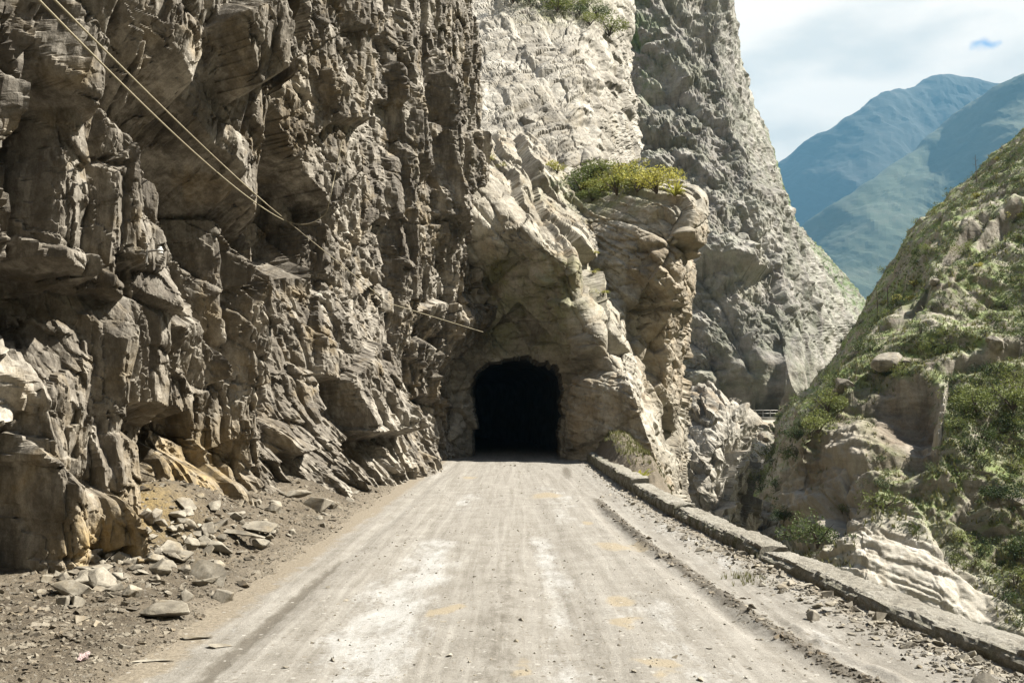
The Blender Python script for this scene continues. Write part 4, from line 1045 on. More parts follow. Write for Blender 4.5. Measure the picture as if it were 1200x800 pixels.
SHAPE = ['blocky', 'rounded', 'thin slabby', 'chunky', 'squat', 'flat', 'angular', 'roundish', 'long narrow', 'wedge-shaped']
def rock_label(px, py, s_, k):
    size = 'tiny' if s_ < .035 else 'small' if s_ < .06 else 'middle-sized' if s_ < .10 else 'large'
    if px > 440: place = 'at the cliff foot near the tunnel'
    elif px > 300: place = 'at the cliff foot past the rubble heap'
    elif py > 705: place = 'out on the open earth in front of the rubble'
    elif px < 90: place = 'below the split slab at the left edge'
    elif px < 165: place = 'beside the yellow stain under the cliff'
    elif px < 230: place = 'in the left half of the rubble heap'
    else: place = 'in the right half of the rubble heap'
    return size + ' ' + SHAPE[k] + ' fallen rock ' + place
def build_rocks():
    G = 'fallen rocks along the foot of the cliff'
    special = [
        ('rock', 241, 672, (.36, .20, .17), 2, (.55, .25, -.75), 'tan slab-shaped boulder tilted on the rubble at the foot of the cliff'),
        ('rock', 194, 716, (.27, .21, .15), 1, (.1, -.1, .2), 'white-topped boulder with a dark underside lying nearest the dirt track'),
        ('rock', 229, 742, (.16, .10, .035), 4, (0, .05, .2), 'small flat pale stone alone on the smooth dirt in front of the white-topped boulder'),
        ('rock', 172, 769, (.17, .035, .02), 8, (0, 0, .15), 'thin pale sliver of stone lying flat on the bare dirt'),
        ('rock', 255, 752, (.10, .07, .03), 2, (0, .1, .4), 'little pale chip of stone at the edge of the tyre track'),
        ('rock', 155, 692, (.16, .12, .10), 7, (.2, .3, 1.0), 'upright white block at the right end of the yellow stain'),
        ('rock', 88, 690, (.22, .16, .13), 3, (.1, .3, .5), 'pale block at the left end of the rubble below the split slab'),
        ('rock', 104, 678, (.15, .13, .12), 1, (.5, .1, .3), 'smaller pale block leaning behind the leftmost rubble block'),
        ('rock', 250, 640, (.26, .18, .16), 6, (.3, .2, .2), 'grey blocky rock just above the tan tilted boulder'),
        ('rock', 300, 617, (.33, .22, .16), 0, (.2, .1, .1), 'broad pale rock with a dark hollow under it right of the rubble heap'),
        ('rock', 270, 622, (.42, .10, .09), 8, (.1, .1, -.25), 'long thin dark slab lying across the top of the rubble'),
        ('rock', 346, 577, (.34, .26, .18), 4, (.1, .0, .4), 'flat-topped pale rock at the cliff foot beside a dark cleft'),
        ('rock', 372, 592, (.34, .26, .26), 3, (.2, -.1, .2), 'squat rock with a black shadow below it at the far end of the rubble'),
        ('rock', 322, 594, (.24, .18, .15), 7, (.1, .3, 1.2), 'grey rounded rock left of the flat-topped pale rock')]
    for nm, px, py, sz, k, rot, lab in special:
        p = verge_pt(px, py + 6); put_rock(PROTO[k], (p[0], p[1], p[2] + sz[2] * .38), sz, rot, lab, G)
    n = 0; r = random.Random(5)
    while n < 245:
        t = r.random()
        if t < .5: px = r.gauss(215, 58); py = r.gauss(np.interp(px, [80, 150, 300], [668, 655, 606]), 24)
        elif t < .68: px, py = r.gauss(120, 36), r.gauss(668, 16)
        elif t < .9:
            px = r.uniform(300, 520); py = np.interp(px, [300, 380, 440, 520], [628, 596, 566, 540]) + abs(r.gauss(0, 9))
        else: px, py = r.uniform(-20, 330), r.uniform(650, 790)
        if px > 400 and r.random() < .4: continue
        if py > 600 - (px - 300) * 1.0 + 170 and px > 250: continue
        p = verge_pt(px, py)
        zz, e = verge_z(p[0:1], p[1:2])
        if e[0] < .15: continue
        s_ = .042 * math.exp(r.gauss(0, .62)) * (1.1 if t < .68 else .8) * (1 + .03 * p[1])
        s_ = min(s_, .17)
        lift = r.uniform(-.2, .4) * s_ + (max(0, .10 * math.exp(-((px - 215) / 60) ** 2 - ((py - 625) / 25) ** 2)))
        kk = r.randrange(10); put_rock(PROTO[kk], (p[0], p[1], p[2] + lift), s_ * r.uniform(.85, 1.2), (r.uniform(-.6, .6), r.uniform(-.6, .6), r.uniform(0, 6.28)), rock_label(px, py, s_, kk), G); n += 1
    G2 = 'stones along the low wall'
    for i in range(56):
        y = 5.6 + 17 * r.random() ** 1.4; x = road_xr(y) - abs(r.gauss(.12, .28)) - .04
        s_ = .038 * math.exp(r.gauss(0, .45))
        z = float(road_z(np.array([[x]]), np.array([[y]]))[0, 0])
        kk = r.randrange(10); put_rock(PROTO[kk], (x, y, z + s_ * .25), s_, None, ('tiny ' if s_ < .03 else 'small ' if s_ < .045 else 'fist-sized ') + SHAPE[kk] + ' stone on gravel beside the ' + ('nearest' if y < 9.3 else 'second' if y < 12.1 else 'middle' if y < 17 else 'fourth') + ' section of the low wall', G2, 'stone', 'stone')
    for (px, py, sz, lab) in ((943, 690, (.14, .07, .035), 'widest flat stone on the gravel along the low wall'), (975, 714, (.09, .08, .06), 'square pale stone in the cluster at the foot of the low wall'), (1147, 772, (.05, .04, .02), 'reddish stone lying on top of the low wall')):
        d = 2.0 * F / (py - HOR)
        if 'top of' in lab: 
            p = W3(px, py, (2.0 - .25) * F / (py - HOR)); p[2] = .24
        else: p = W3(px, py, d); p[2] = .08
        put_rock(PROTO[4], (p[0], p[1], p[2] + sz[2] * .4), sz, (.1, .05, .5), lab, G2, 'stone', 'stone')
    # uncountable small stones and clods
    base = []
    for i in range(8):
        me = rock_mesh(700 + i, random.uniform(.5, .9), random.uniform(1, 1.5), 8, 0); V = np.array([v.co for v in me.vertices]); me.calc_loop_triangles()
        T = np.array([t.vertices for t in me.loop_triangles]); base.append((V, T)); bpy.data.meshes.remove(me)
    base = []
    for i in range(8):
        q = np.random.default_rng(800 + i); V = q.normal(size=(8, 3)); V /= np.linalg.norm(V, axis=1, keepdims=True); V *= [1.2, 1, .6]
        bm = bmesh.new(); [bm.verts.new(v) for v in V]; bmesh.ops.convex_hull(bm, input=bm.verts); bmesh.ops.triangulate(bm, faces=bm.faces); bm.verts.index_update()
        base.append((np.array([v.co for v in bm.verts]), np.array([[v.index for v in f.verts] for f in bm.faces]))); bm.free()
    def scatter(name, pts, size, label, mat, seed):
        q = np.random.default_rng(seed); VV, TT, off = [], [], 0
        for p, s_ in zip(pts, size):
            V, T = base[q.integers(8)]; a = q.uniform(0, 6.28); ca, sa = math.cos(a), math.sin(a)
            v = V * s_ * q.uniform(.7, 1.3, 3); v = np.stack([v[:, 0] * ca - v[:, 1] * sa, v[:, 0] * sa + v[:, 1] * ca, v[:, 2]], -1) + p
            VV.append(v); TT.append(T + off); off += len(V)
        o = link(name, raw_mesh(name, np.concatenate(VV), np.concatenate(TT), mat)); props(o, label, 'gravel', kind='stuff')
    q = np.random.default_rng(9)
    y = 1 / q.uniform(1 / 36, 1 / 5.2, 9000); x = -2.75 - np.abs(q.normal(0, 1.5, 9000)) - .25 * q.random(9000)
    keep = (x > -7.2); x, y = x[keep], y[keep]; z, e = verge_z(x, y); keep = e > .1; x, y, z, e = x[keep], y[keep], z[keep], e[keep]
    sz = .016 * np.exp(q.normal(0, .5, len(x))) * (.7 + .5 * smooth01(e, .3, 1.5)) * (1 + .03 * y)
    scatter('gravel', np.stack([x, y, z + sz * .1], -1), sz, 'loose clods and crumbled rock strewn over the earth bank', M['clod'], 1)
    y = 1 / q.uniform(1 / 40, 1 / 5.2, 5200); e = np.abs(q.normal(0, .24, 5200)); far = q.random(5200) < .30; e = np.where(far, q.uniform(0, 5.6, 5200), e); x = road_xr(y) - .03 - e
    z = road_z(x[None], y[None])[0]; sz = .011 * np.exp(q.normal(0, .5, len(x))) * np.where(far, .75, 1.2) * (1 + .02 * y)
    yr = 1 / q.uniform(1 / 21, 1 / 6.2, 800); xr_ = np.interp(yr, *RUTX) + q.normal(0, .06, 800); zr = road_z(xr_[None], yr[None])[0]; sr = .013 * np.exp(q.normal(0, .5, 800)) * (1 + .02 * yr)
    scatter('gravel', np.stack([xr_, yr, zr + sr * .1], -1), sr, 'dark churned clods along the tyre ridge on the right of the road', M['clod'], 3)
    scatter('gravel', np.stack([x, y, z + sz * .2], -1), sz, 'fine gravel and crumbs scattered along the low wall and over the road', M['rubble'], 2)
build_rocks()

# ------------------------------------------------------------------ litter, bracket, cables
def build_small():
    p = verge_pt(98, 772); bm = bmesh.new()
    m = simple_mat('pink plastic scrap', (.46, .35, .33), .5, .15, 30)
    g_ = [[None] * 7 for _ in range(9)]; q = np.random.default_rng(4)
    for i in range(9):
        for j in range(7):
            g_[i][j] = bm.verts.new(((i - 4) * .022 + q.normal(0, .004), (j - 3) * .012, .02 + .014 * math.sin(i * 1.7 + j) + q.normal(0, .006)))
    for i in range(8):
        for j in range(6): bm.faces.new((g_[i][j], g_[i + 1][j], g_[i + 1][j + 1], g_[i][j + 1]))
    bmesh.ops.solidify(bm, geom=bm.faces, thickness=.002)
    me = bpy.data.meshes.new('litter'); bm.to_mesh(me); bm.free(); o = link('litter', me, None, m); o.location = p; o.rotation_euler = (0, 0, 1.9)
    props(o, 'crumpled pinkish white scrap lying on the brown earth at lower left', 'litter')

    cable = simple_mat('sun-bleached cable', (.24, .21, .14), .7, .15, 8)
    def sag(pts, s_=.0, n=40):
        P = catmull(np.array([W3(*p) for p in pts]), n, 0); return P
    cpx, cpy_ = to_px(CLIFF); cpx = np.where(CLIFF[..., 1] < 3, -9e3, cpx)
    def wall_d(px, py):
        m = np.hypot(cpx - px, cpy_ - py) < 9
        return float(CLIFF[..., 1][m].min()) if m.any() else 40.
    anchor = wall_d(332, 256) - .12
    def in_air(p0, d0, p1, d1, n, bow=0.):
        """a wire between two points, kept just clear of the rock"""
        a_, b_ = W3(*p0, d0), W3(*p1, d1); P = []
        for t in np.linspace(0, 1, n):
            q_ = a_ * (1 - t) + b_ * t; q_[2] -= bow * 4 * t * (1 - t); px_, py_ = to_px(q_); P.append((float(px_), float(py_), q_[1], wall_d(float(px_), float(py_)) - .40))
        Q = np.array(P); lm = np.minimum.reduce([np.roll(np.pad(Q[:, 3], 2, mode='edge'), k_)[2:-2] for k_ in (-2, -1, 0, 1, 2)])
        P = W3(Q[:, 0], Q[:, 1], np.minimum(Q[:, 2], lm))
        for _ in range(1): P[1:-1] = .5 * P[1:-1] + .25 * (P[:-2] + P[2:])
        return P
    A = np.concatenate([in_air((-60, -125), 5.6, (333, 256), anchor, 110, .10), in_air((333, 256), anchor, (455, 355), wall_d(455, 355) - .15, 80)[1:]])
    o = link('cable', tube_mesh('cable', A, .0105, cable)); props(o, 'longer upper cable running down across the cliff past the sunlit ledge towards the tunnel', 'cable', 'cables strung across the cliff')
    loop = [(345, 262), (357, 263), (370, 259), (382, 250), (386, 236)]
    Bp = np.concatenate([in_air((-75, -125), 5.4, (335, 259), anchor - .05, 110, .26), catmull(np.array([W3(x_, y_, min(anchor, wall_d(x_, y_) - .22)) for i, (x_, y_) in enumerate(loop)]), 16, 0)])
    o = link('cable', tube_mesh('cable', Bp, .0105, cable)); props(o, 'lower cable that ends in a loop at the sunlit ledge on the cliff', 'cable', 'cables strung across the cliff')
    o = link('cable', tube_mesh('cable', in_air((386, 236), min(anchor, wall_d(386, 236) - .22), (401, 165), wall_d(401, 165) - .1, 50), .011, cable)); props(o, 'short cable hanging almost upright on the cliff above the loop', 'cable', 'cables strung across the cliff')
    o = link('cable', tube_mesh('cable', in_air((455, 355), wall_d(455, 355) - .15, (566, 389), 38.5, 80), .012, cable)); props(o, 'thin far cable end sloping towards the top of the tunnel mouth', 'cable', 'cables strung across the cliff')
    # bracket with insulator
    wm = simple_mat('white porcelain', (.42, .41, .38), .3, .1, 10); im = simple_mat('galvanised iron', (.22, .21, .19), .5, .2, 20, .3)
    p = project_pick(CLIFF, 176, 297, 5) + np.array([.12, -.16, 0])
    root = bpy.data.objects.new('insulator_bracket', None); C.objects.link(root); root.location = p; props(root, 'small white insulator on an iron bracket fixed to the shaded cliff', 'insulator')
    link('bracket_arm', tube_mesh('bracket_arm', [(-.22, .2, .0), (-.1, .08, .01), (.02, 0, .02), (.12, 0, .02)], .014, im), root)
    link('bracket_post', tube_mesh('bracket_post', [(-.06, .03, -.12), (-.055, .02, .0), (-.05, .02, .12)], .013, im), root)
    pr = [(0, .0), (.03, .002), (.045, .02), (.03, .035), (.045, .055), (.028, .075), (.02, .10), (0, .102)]
    bm = bmesh.new(); rings = []
    for rr, zz in pr: rings.append([bm.verts.new((rr * math.cos(k * math.pi / 5) + .12, rr * math.sin(k * math.pi / 5), zz - .03)) for k in range(10)])
    for a, b in zip(rings, rings[1:]):
        for k in range(10): bm.faces.new((a[k], a[(k + 1) % 10], b[(k + 1) % 10], b[k]))
    bmesh.ops.remove_doubles(bm, verts=bm.verts, dist=.0005); me = bpy.data.meshes.new('insulator'); bm.to_mesh(me); bm.free(); link('insulator', me, root, wm)

    # road carried on along the foot of the far cliff
    con = simple_mat('pale concrete', (.20, .19, .165), .9, .2, 2)
    a = np.array([W3(px, 488.5, d) for px, d in ((760, 121), (800, 119.5), (850, 118), (880, 117.2), (905, 117.4), (930, 119), (955, 123), (990, 130))]); a = catmull(a, 40, 0); a[:, 2] = 1.55
    t = np.gradient(a, axis=0); t /= np.linalg.norm(t, axis=1, keepdims=True); nrm = np.stack([t[:, 1], -t[:, 0], 0 * t[:, 0]], -1)
    pr = [(-9, .0), (.0, .0), (.0, -.75), (-.5, -1.6), (-9, -1.6)]
    V = np.stack([a + nrm * o_ + np.array([0, 0, z_]) for o_, z_ in pr], 1)
    o = link('far_road', grid_mesh('far_road', V, con)); props(o, 'narrow road on a concrete edge along the foot of the far cliff', 'road', kind='structure')
    root = bpy.data.objects.new('guard_rail', None); C.objects.link(root); root.location = a[18]; props(root, 'thin rail along the edge of the far road across the gorge', 'guard rail')
    for zz in (.55, .95):
        o = link('rail', tube_mesh('rail', a[10:34] + np.array([0, 0, zz]) - nrm[10:34] * .2, .05, im), root); o.location = -a[18]
    for k in range(10, 34, 2):
        q_ = a[k] - nrm[k] * .2; o = link('post', tube_mesh('post', [q_ + [0, 0, -.1], q_ + [0, 0, .5], q_ + [0, 0, 1.0]], .05, im), root); o.location = -a[18]
build_small()

# ------------------------------------------------------------------ plants
def leaf_mat(name, a, b_, tr=.3):
    m, nt, b = mat_new(name); g = NB(nt)
    oi = g.n('ShaderNodeObjectInfo'); pos = g.n('ShaderNodeNewGeometry').outputs['Position']
    v = g.math('ADD', g.math('MULTIPLY', oi.outputs['Random'], .55), g.math('MULTIPLY', g.noise(pos, 3.5, 4, .7), .6))
    col = g.ramp(v, [(.25, a), (.85, b_)]); g.l(col, b.inputs['Base Color']); b.inputs['Roughness'].default_value = .7
    t = g.n('ShaderNodeBsdfTranslucent'); g.l(col, t.inputs[0]); mx = g.n('ShaderNodeMixShader'); mx.inputs[0].default_value = tr
    out = nt.nodes['Material Output']; g.l(b.outputs[0], mx.inputs[1]); g.l(t.outputs[0], mx.inputs[2]); g.l(mx.outputs[0], out.inputs[0]); return m
LEAF = leaf_mat('olive leaves', (.055, .078, .020), (.165, .185, .05))
LEAF_D = leaf_mat('dark green leaves', (.026, .042, .014), (.080, .105, .034))
LEAF_Y = leaf_mat('yellow green leaves', (.17, .175, .028), (.34, .32, .07))
GRASS = leaf_mat('dry green grass', (.060, .068, .020), (.16, .155, .06))
TWIG = simple_mat('twig bark', (.07, .055, .04), .9)

def bush_parts(seed, n=420, leaf=.085, lobes=6, tall=.8, narrow=.45):
    """leaf clumps spread through several lobes of different size; unit radius"""
    q = np.random.default_rng(seed); V, T = [], []
    cen = q.normal(0, .42, (lobes, 3)) * [1, 1, .5]; cen[:, 2] = np.abs(cen[:, 2]) + .25 * tall; rad = q.uniform(.28, .55, lobes)
    for i in range(n):
        k = q.integers(lobes); d = q.normal(size=3); d /= np.linalg.norm(d); p = cen[k] + d * rad[k] * q.uniform(.35, 1.05) ** .6 * [1, 1, tall]
        if p[2] < .0: p[2] *= -.3
        a = q.normal(size=3) + d * .6 + [0, 0, .4]; a /= np.linalg.norm(a); b = np.cross(a, q.normal(size=3)); b /= np.linalg.norm(b)
        L = leaf * q.uniform(.7, 1.5); o = len(V) ; mid = p + a * L * .5
        V += [p, mid + b * L * narrow * .6, p + a * L, mid - b * L * narrow * .6]; T.append((o, o + 1, o + 2, o + 3))
    return np.array(V), np.array(T)
def stem_mesh(seed, n=6):
    q = np.random.default_rng(seed); VV, TT, off = [], [], 0
    for i in range(n):
        d = np.array([q.normal(0, .4), q.normal(0, .4), .7]); pts = np.array([[0, 0, -.25], d * .25 - [0, 0, .05], d * .6 + q.normal(0, .06, 3), d + q.normal(0, .08, 3)])
        me = tube_mesh('t', pts, np.array([.035, .028, .018, .006]), None, 5); V = np.zeros(len(me.vertices) * 3); me.vertices.foreach_get('co', V); T = np.zeros(len(me.loops), np.int32); me.loops.foreach_get('vertex_index', T)
        VV.append(V.reshape(-1, 3)); TT.append(T.reshape(-1, 4) + off); off += len(me.vertices); bpy.data.meshes.remove(me)
    return raw_mesh('stems', np.concatenate(VV), np.concatenate(TT), TWIG)
BUSH = []
for i, (mt, n, lf, tall, lob) in enumerate([(LEAF, 520, .085, .8, 7), (LEAF_D, 560, .085, .9, 6), (LEAF_Y, 480, .095, .6, 7), (LEAF, 460, .10, 1.1, 5), (LEAF_D, 520, .08, .7, 8), (LEAF_Y, 420, .09, .9, 5), (GRASS, 420, .16, .5, 7)]):
    V, T = bush_parts(900 + i, n, lf, lob, tall, .45 if mt is not GRASS else .14)
    BUSH.append((raw_mesh('foliage', V, T, mt), stem_mesh(950 + i)))
for i, (mt, n, lf, tall, lob) in enumerate([(LEAF_D, 1500, .075, .85, 9), (LEAF_Y, 1300, .08, .7, 9), (LEAF, 1400, .075, .9, 8)]):
    V, T = bush_parts(970 + i, n, lf, lob, tall, .5); BUSH.append((raw_mesh('foliage', V, T, mt), stem_mesh(980 + i)))
def put_bush(k, loc, size, rot, label, group, name='shrub', cat='shrub', parts=True, tilt=(0, 0)):
    if parts:
        r_ = bpy.data.objects.new(name, None); C.objects.link(r_); r_.location = loc; r_.scale = size; r_.rotation_euler = (tilt[0], tilt[1], rot)
        link('foliage', BUSH[k][0], r_); link('stems', BUSH[k][1], r_)
    else:
        r_ = link(name, BUSH[k][0]); r_.location = loc; r_.scale = size; r_.rotation_euler = (tilt[0], tilt[1], rot)
    props(r_, label, cat, group); return r_

ORD = ['leftmost', 'second from the left', 'third from the left', 'fourth from the left', 'fifth from the left', 'sixth from the left', 'seventh from the left', 'eighth from the left', 'ninth from the left', 'tenth from the left']
def shrub_label(k, s_, x_, y_):
    look = {0: 'olive-green', 3: 'upright olive', 1: 'dark green', 4: 'low dark green', 2: 'yellow-green', 5: 'tall yellow-green'}[k]
    size = 'tiny' if s_ < .5 else 'small' if s_ < .68 else 'middling' if s_ < .86 else 'large'
    if y_ < 220: place = 'high under the skyline at the right edge'
    elif y_ < 300: place = 'near the skyline right of the dark rock step' if x_ > 1120 else 'on the skyline ridge of the hillside'
    elif y_ < 390: place = 'on the slope above the big perched boulder' if x_ < 1090 else 'on the grassy slope above the half-hidden grey boulder'
    elif y_ < 470: place = 'left of the big perched boulder' if x_ < 1030 else 'between the big perched boulder and the pale streak' if x_ < 1100 else 'on the slope right of the pale rock streak'
    elif y_ < 570: place = 'on the rocky nose left of the dark hollow' if x_ < 1030 else 'below the dark hollow' if x_ < 1100 else 'in the thicket right of the dark hollow'
    else: place = 'low on the nose behind the low wall' if x_ < 980 else 'at the rim of the pale slipped rock face' if x_ < 1100 else 'low at the right edge above the drop'
    return size + ' ' + look + ' shrub ' + place
def build_plants():
    r = random.Random(11)
    # hillside shrubs
    qx, qy = to_px(HILL)
    up = HILL_N[..., 2]
    w = np.clip(HILL_G, 0, 1) ** 1.2 * (qx > 885) * (qx < 1260) * (qy < 760) * (qy > 120)
    da = np.linalg.norm(np.cross(np.gradient(np.stack([qx, qy, 0 * qx], -1), axis=1), np.gradient(np.stack([qx, qy, 0 * qx], -1), axis=0)), axis=-1)
    w = w * np.minimum(da, 40); patch = np.clip(.6 + 1.3 * fbm(HILL * .16, 3, 601), .05, 1.6); w = w * patch
    pr = (w / w.sum()).ravel(); q = np.random.default_rng(21)
    ids = q.choice(pr.size, 288, replace=False, p=pr); HP = HILL.reshape(-1, 3)
    for i in ids:
        p = HP[i]; x_, y_ = qx.ravel()[i], qy.ravel()[i]
        s_ = r.uniform(.45, 1.05) * (1.15 if y_ > 450 else 1.0) * (.8 if y_ < 330 else 1)
        k = r.choice([0, 0, 3, 1, 1, 4, 1]) if y_ > 380 else r.choice([0, 0, 3, 3, 1, 4, 2])
        put_bush(k, p - np.array([0, 0, .1 * s_]), (s_ * r.uniform(.85, 1.2), s_ * r.uniform(.85, 1.2), s_ * r.uniform(.7, 1.1)), r.uniform(0, 6.28), shrub_label(k, s_, x_, y_), 'shrubs on the hillside across the gorge')
    named = [(955, 630, 1.7, 7, 'dark bushy shrub rising just behind the low wall beside the pale rock face', HILL), (915, 612, .9, 7, 'small grey-green shrub left of the dark bushy shrub in the gorge', HILL),
             (1140, 478, 1.6, 9, 'large spreading olive shrub right of the pale rock streak below the round boulder', HILL), (1185, 470, 1.6, 9, 'tall olive shrub at the right edge beside the spreading shrub', HILL),
             (1165, 580, 1.2, 7, 'dark green shrub at the right edge above the brown bank', HILL), (968, 475, 1.4, 9, 'fresh green bush on the ledge left of the big round boulder', HILL), (955, 500, 1.3, 9, 'fresh green bush on the lower end of that ledge above the dark gap', HILL)]
    for px, py, s_, k, lab, sh in named:
        p = project_pick(sh, px, py, 6); put_bush(k, p + np.array([-.25, -.6, .1]), (s_, s_, s_ * .85), r.uniform(0, 6), lab, 'shrubs on the hillside across the gorge')
    # low scrub nobody could count
    sid = q.choice(pr.size, 1500, p=pr); VV, TT, off = [], [], 0
    proto = [bush_parts(990 + i, 34, .26, 4, .7, .55) for i in range(6)]
    for i in sid:
        V, T = proto[q.integers(6)]; a = q.uniform(0, 6.28); ca, sa = math.cos(a), math.sin(a); s_ = q.uniform(.16, .42) * (1 if qy.ravel()[i] > 330 else 1.25)
        VV.append(np.stack([V[:, 0] * ca - V[:, 1] * sa, V[:, 0] * sa + V[:, 1] * ca, V[:, 2]], -1) * s_ + HP[i]); TT.append(T + off); off += len(V)
    o = link('scrub', raw_mesh('scrub', np.concatenate(VV), np.concatenate(TT), LEAF_D)); props(o, 'low dark scrub dotted all over the hillside across the gorge', 'scrub', kind='stuff')
    # grass and herbs nobody could count
    ids = q.choice(pr.size, 7000, p=pr); ids2 = q.choice(pr.size, 7000, p=((HILL_G * np.minimum(da, 40) * (qx > 860) * (qx < 1300)).ravel() / (HILL_G * np.minimum(da, 40) * (qx > 860) * (qx < 1300)).sum()))
    def tufts(name, pts, hgt, label, mat, seed, nb=4):
        q = np.random.default_rng(seed); n = len(pts); pts = np.repeat(pts, nb, 0); h = np.repeat(hgt, nb) * q.uniform(.6, 1.3, n * nb)
        a = q.uniform(0, 6.28, n * nb); lean = q.uniform(.15, .9, n * nb); d = np.stack([np.cos(a), np.sin(a), 0 * a], -1); sd = np.stack([-np.sin(a), np.cos(a), 0 * a], -1) * (h * .13)[:, None]
        pts = pts + d * (h * .25 * q.random(n * nb))[:, None]
        tip = pts + d * (h * lean)[:, None] + np.stack([0 * h, 0 * h, h], -1)
        V = np.stack([pts - sd - [0, 0, .03], pts + sd - [0, 0, .03], tip], 1).reshape(-1, 3)
        o = link(name, raw_mesh(name, V, np.arange(len(V)).reshape(-1, 3), mat)); props(o, label, 'grass', kind='stuff')
    HPn = HP[np.concatenate([ids, ids2])]
    tufts('grass', HPn, q.uniform(.10, .30, len(HPn)), 'grass and low herbs covering the hillside across the gorge', GRASS, 31)
    # ledge bushes on the spur and the slab
    def ledge(pts, sheet, lab, grp, ks, lo, hi):
        rows_ = {}
        for px, py in sorted(pts):
            row = ('upper ' if py < 200 else 'lower ' if py >= 220 else 'middle ') if len(pts) == 15 else ''
            rows_[row] = rows_.get(row, -1) + 1; lab_ = lab.format(row=row, n=ORD[rows_[row]])
            p = project_pick(sheet, px, py, 4); s_ = r.uniform(lo, hi); put_bush(r.choice(ks), p + np.array([0, -.15 * s_, .12 * s_]), (s_ * 1.15, s_, s_ * .75), r.uniform(0, 6.28), lab_, grp)
    ledge([(680, 186), (696, 180), (712, 184), (726, 190), (690, 210), (708, 208), (724, 208), (740, 208), (754, 214), (680, 224), (700, 224), (722, 224), (742, 224), (768, 222), (690, 234)], PORTAL, '{row}row yellow-green bush on the spur ledge, {n} in its row', 'bushes on the ledge of the spur', [8, 9, 8, 9, 8, 0], .75, 1.6)
    ledge([(600, 0), (622, 2), (642, 2), (656, 12), (668, 6), (682, 16), (694, 28), (704, 20), (716, 40), (690, 6)], SLAB, 'green bush on the upper edge of the pale layered slope, {n}', 'bushes along the top of the bedded slope', [9, 7, 9], 1.2, 2.1)
    ledge([(556, 174), (566, 180), (578, 186), (592, 193), (548, 168)], PORTAL, 'small yellow-green bush in the crack below the pale slope, {n}', 'bushes in the crack beside the slope', [2, 5], .35, .6)
    ledge([(660, 222), (665, 230), (652, 216)], PORTAL, 'small dark shrub at the left foot of the ledge bushes, {n}', 'dark shrubs beside the ledge bushes', [1], .3, .5)
    ledge([(693, 318), (707, 342), (700, 300)], PORTAL, 'small green plant in the gully below the spur ledge, {n}', 'plants in the gully of the spur', [0, 2], .28, .45)
    # strap-leaved plants
    def strap(loc, size, n, seed, lab, name='agave', mat=LEAF_Y):
        q = np.random.default_rng(seed); root = bpy.data.objects.new(name, None); C.objects.link(root); root.location = loc; props(root, lab, 'plant')
        for i in range(n):
            a = q.uniform(0, 6.28); up_ = q.uniform(.5, 1.2); d = np.array([math.cos(a), math.sin(a), 0]); sd = np.array([-d[1], d[0], 0]); V = []; w_ = size * .07
            for t in np.linspace(0, 1, 6):
                c = d * size * (t * .7) + np.array([0, 0, size * (up_ * t - .55 * t * t)]); ww = w_ * (1 - t) ** .6 * (.6 + .8 * min(t * 3, 1)) + .002
                V += [c - sd * ww, c - np.array([0, 0, ww * .5]), c + sd * ww]
            V = np.array(V); Q = []
            for k in range(5):
                for j in range(2): Q.append((k * 3 + j, k * 3 + j + 1, k * 3 + j + 4, k * 3 + j + 3))
            link('leaf', raw_mesh('leaf', V, np.array(Q), mat, True), root)
    strap(project_pick(PORTAL, 788, 228, 4), .95, 22, 41, 'spiky rosette plant at the right end of the spur ledge')
    strap(project_pick(MOUND, 752, 560, 8), .75, 26, 42, 'tuft of long green strap leaves behind the far end of the low wall', 'strap_leaf_plant')
    strap(project_pick(MOUND, 735, 552, 8), .38, 16, 43, 'smaller tuft of strap leaves on the earth mound', 'strap_leaf_plant')
    MP = MOUND[30:110, 12:60].reshape(-1, 3); tufts('grass', MP[q.choice(len(MP), 900)], q.uniform(.05, .16, 900), 'short grass on the heap of earth behind the low wall', GRASS, 44)
    pp = W3(876, 676, 2.0 * F / (676 - HOR)); pts = pp + q.normal(0, .12, (60, 3)) * [1, 1.6, 0]; pts[:, 2] = .03
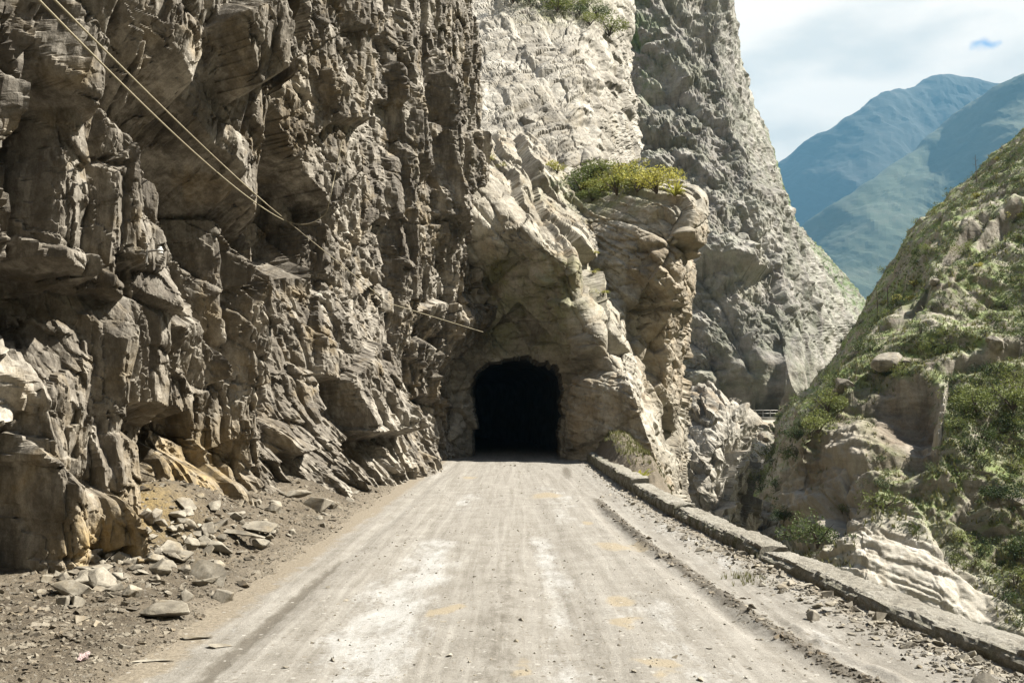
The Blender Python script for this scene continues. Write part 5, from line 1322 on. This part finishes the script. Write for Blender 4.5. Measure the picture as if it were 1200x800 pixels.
    tufts('grass', pts, q.uniform(.03, .06, 60), 'tiny green weeds on the gravel along the low wall', GRASS, 45)
    # dead flower stalks on the skyline
    for px, py, h, lab in ((1139, 205, 3.2, 'tall dead flower stalk on the skyline of the hillside, highest of the three'), (1021, 362, 2.6, 'dead flower stalk on the skyline just left of its twin'), (1033, 350, 2.2, 'dead flower stalk on the skyline just right of its twin')):
        p = project_pick(HILL, px, py + 8, 8); root = bpy.data.objects.new('flower_stalk', None); C.objects.link(root); root.location = p; props(root, lab, 'stalk', 'dead flower stalks on the skyline')
        link('stalk', tube_mesh('stalk', [(0, 0, -.3), (.02, 0, h * .5), (0, .02, h)], np.array([.045, .035, .015]), TWIG), root)
        for k in range(6):
            z_ = h * (.6 + .06 * k); a = k * 2.1; L = .35 * (1.1 - .12 * k)
            link('side_branch', tube_mesh('side_branch', [(0, 0, z_), (L * .6 * math.cos(a), L * .6 * math.sin(a), z_ + .08), (L * math.cos(a), L * math.sin(a), z_ + .25)], .014, TWIG, 4), root)
build_plants()

# ------------------------------------------------------------------ boulders on the hillside
def build_boulders():
    big = rock_mesh(760, .72, 1.25, 26, 3); med = rock_mesh(771, .8, 1.1, 18, 2)
    p = project_pick(HILL, 1035, 432, 6); put_rock(big, p + np.array([-.2, -.55, .55]), 1.0, (.1, -.25, .3), 'big smooth pale boulder perched over a dark hollow on the hillside', 'boulders on the hillside', 'boulder', 'boulder')
    for px, py, s_, lab in ((1062, 422, .33, 'small white boulder just right of the big perched boulder'), (1163, 405, .62, 'grey boulder half hidden in shrubs high at the right edge'), (1181, 405, .30, 'small pale boulder right of the grey half-hidden boulder'), (982, 452, .85, 'grey pointed boulder below and left of the big perched boulder'), (1155, 397, .35, 'pale boulder on the grass above the grey half-hidden boulder'),
                            (1090, 330, .4, 'pale boulder on the upper slope among low shrubs'), (1196, 585, .35, 'whitish boulder at the right edge among dark shrubs')):
        p = project_pick(HILL, px, py, 6); put_rock(med, p + np.array([-.05, -.15, .15 * s_]), s_, None, lab, 'boulders on the hillside', 'boulder', 'boulder')
build_boulders()
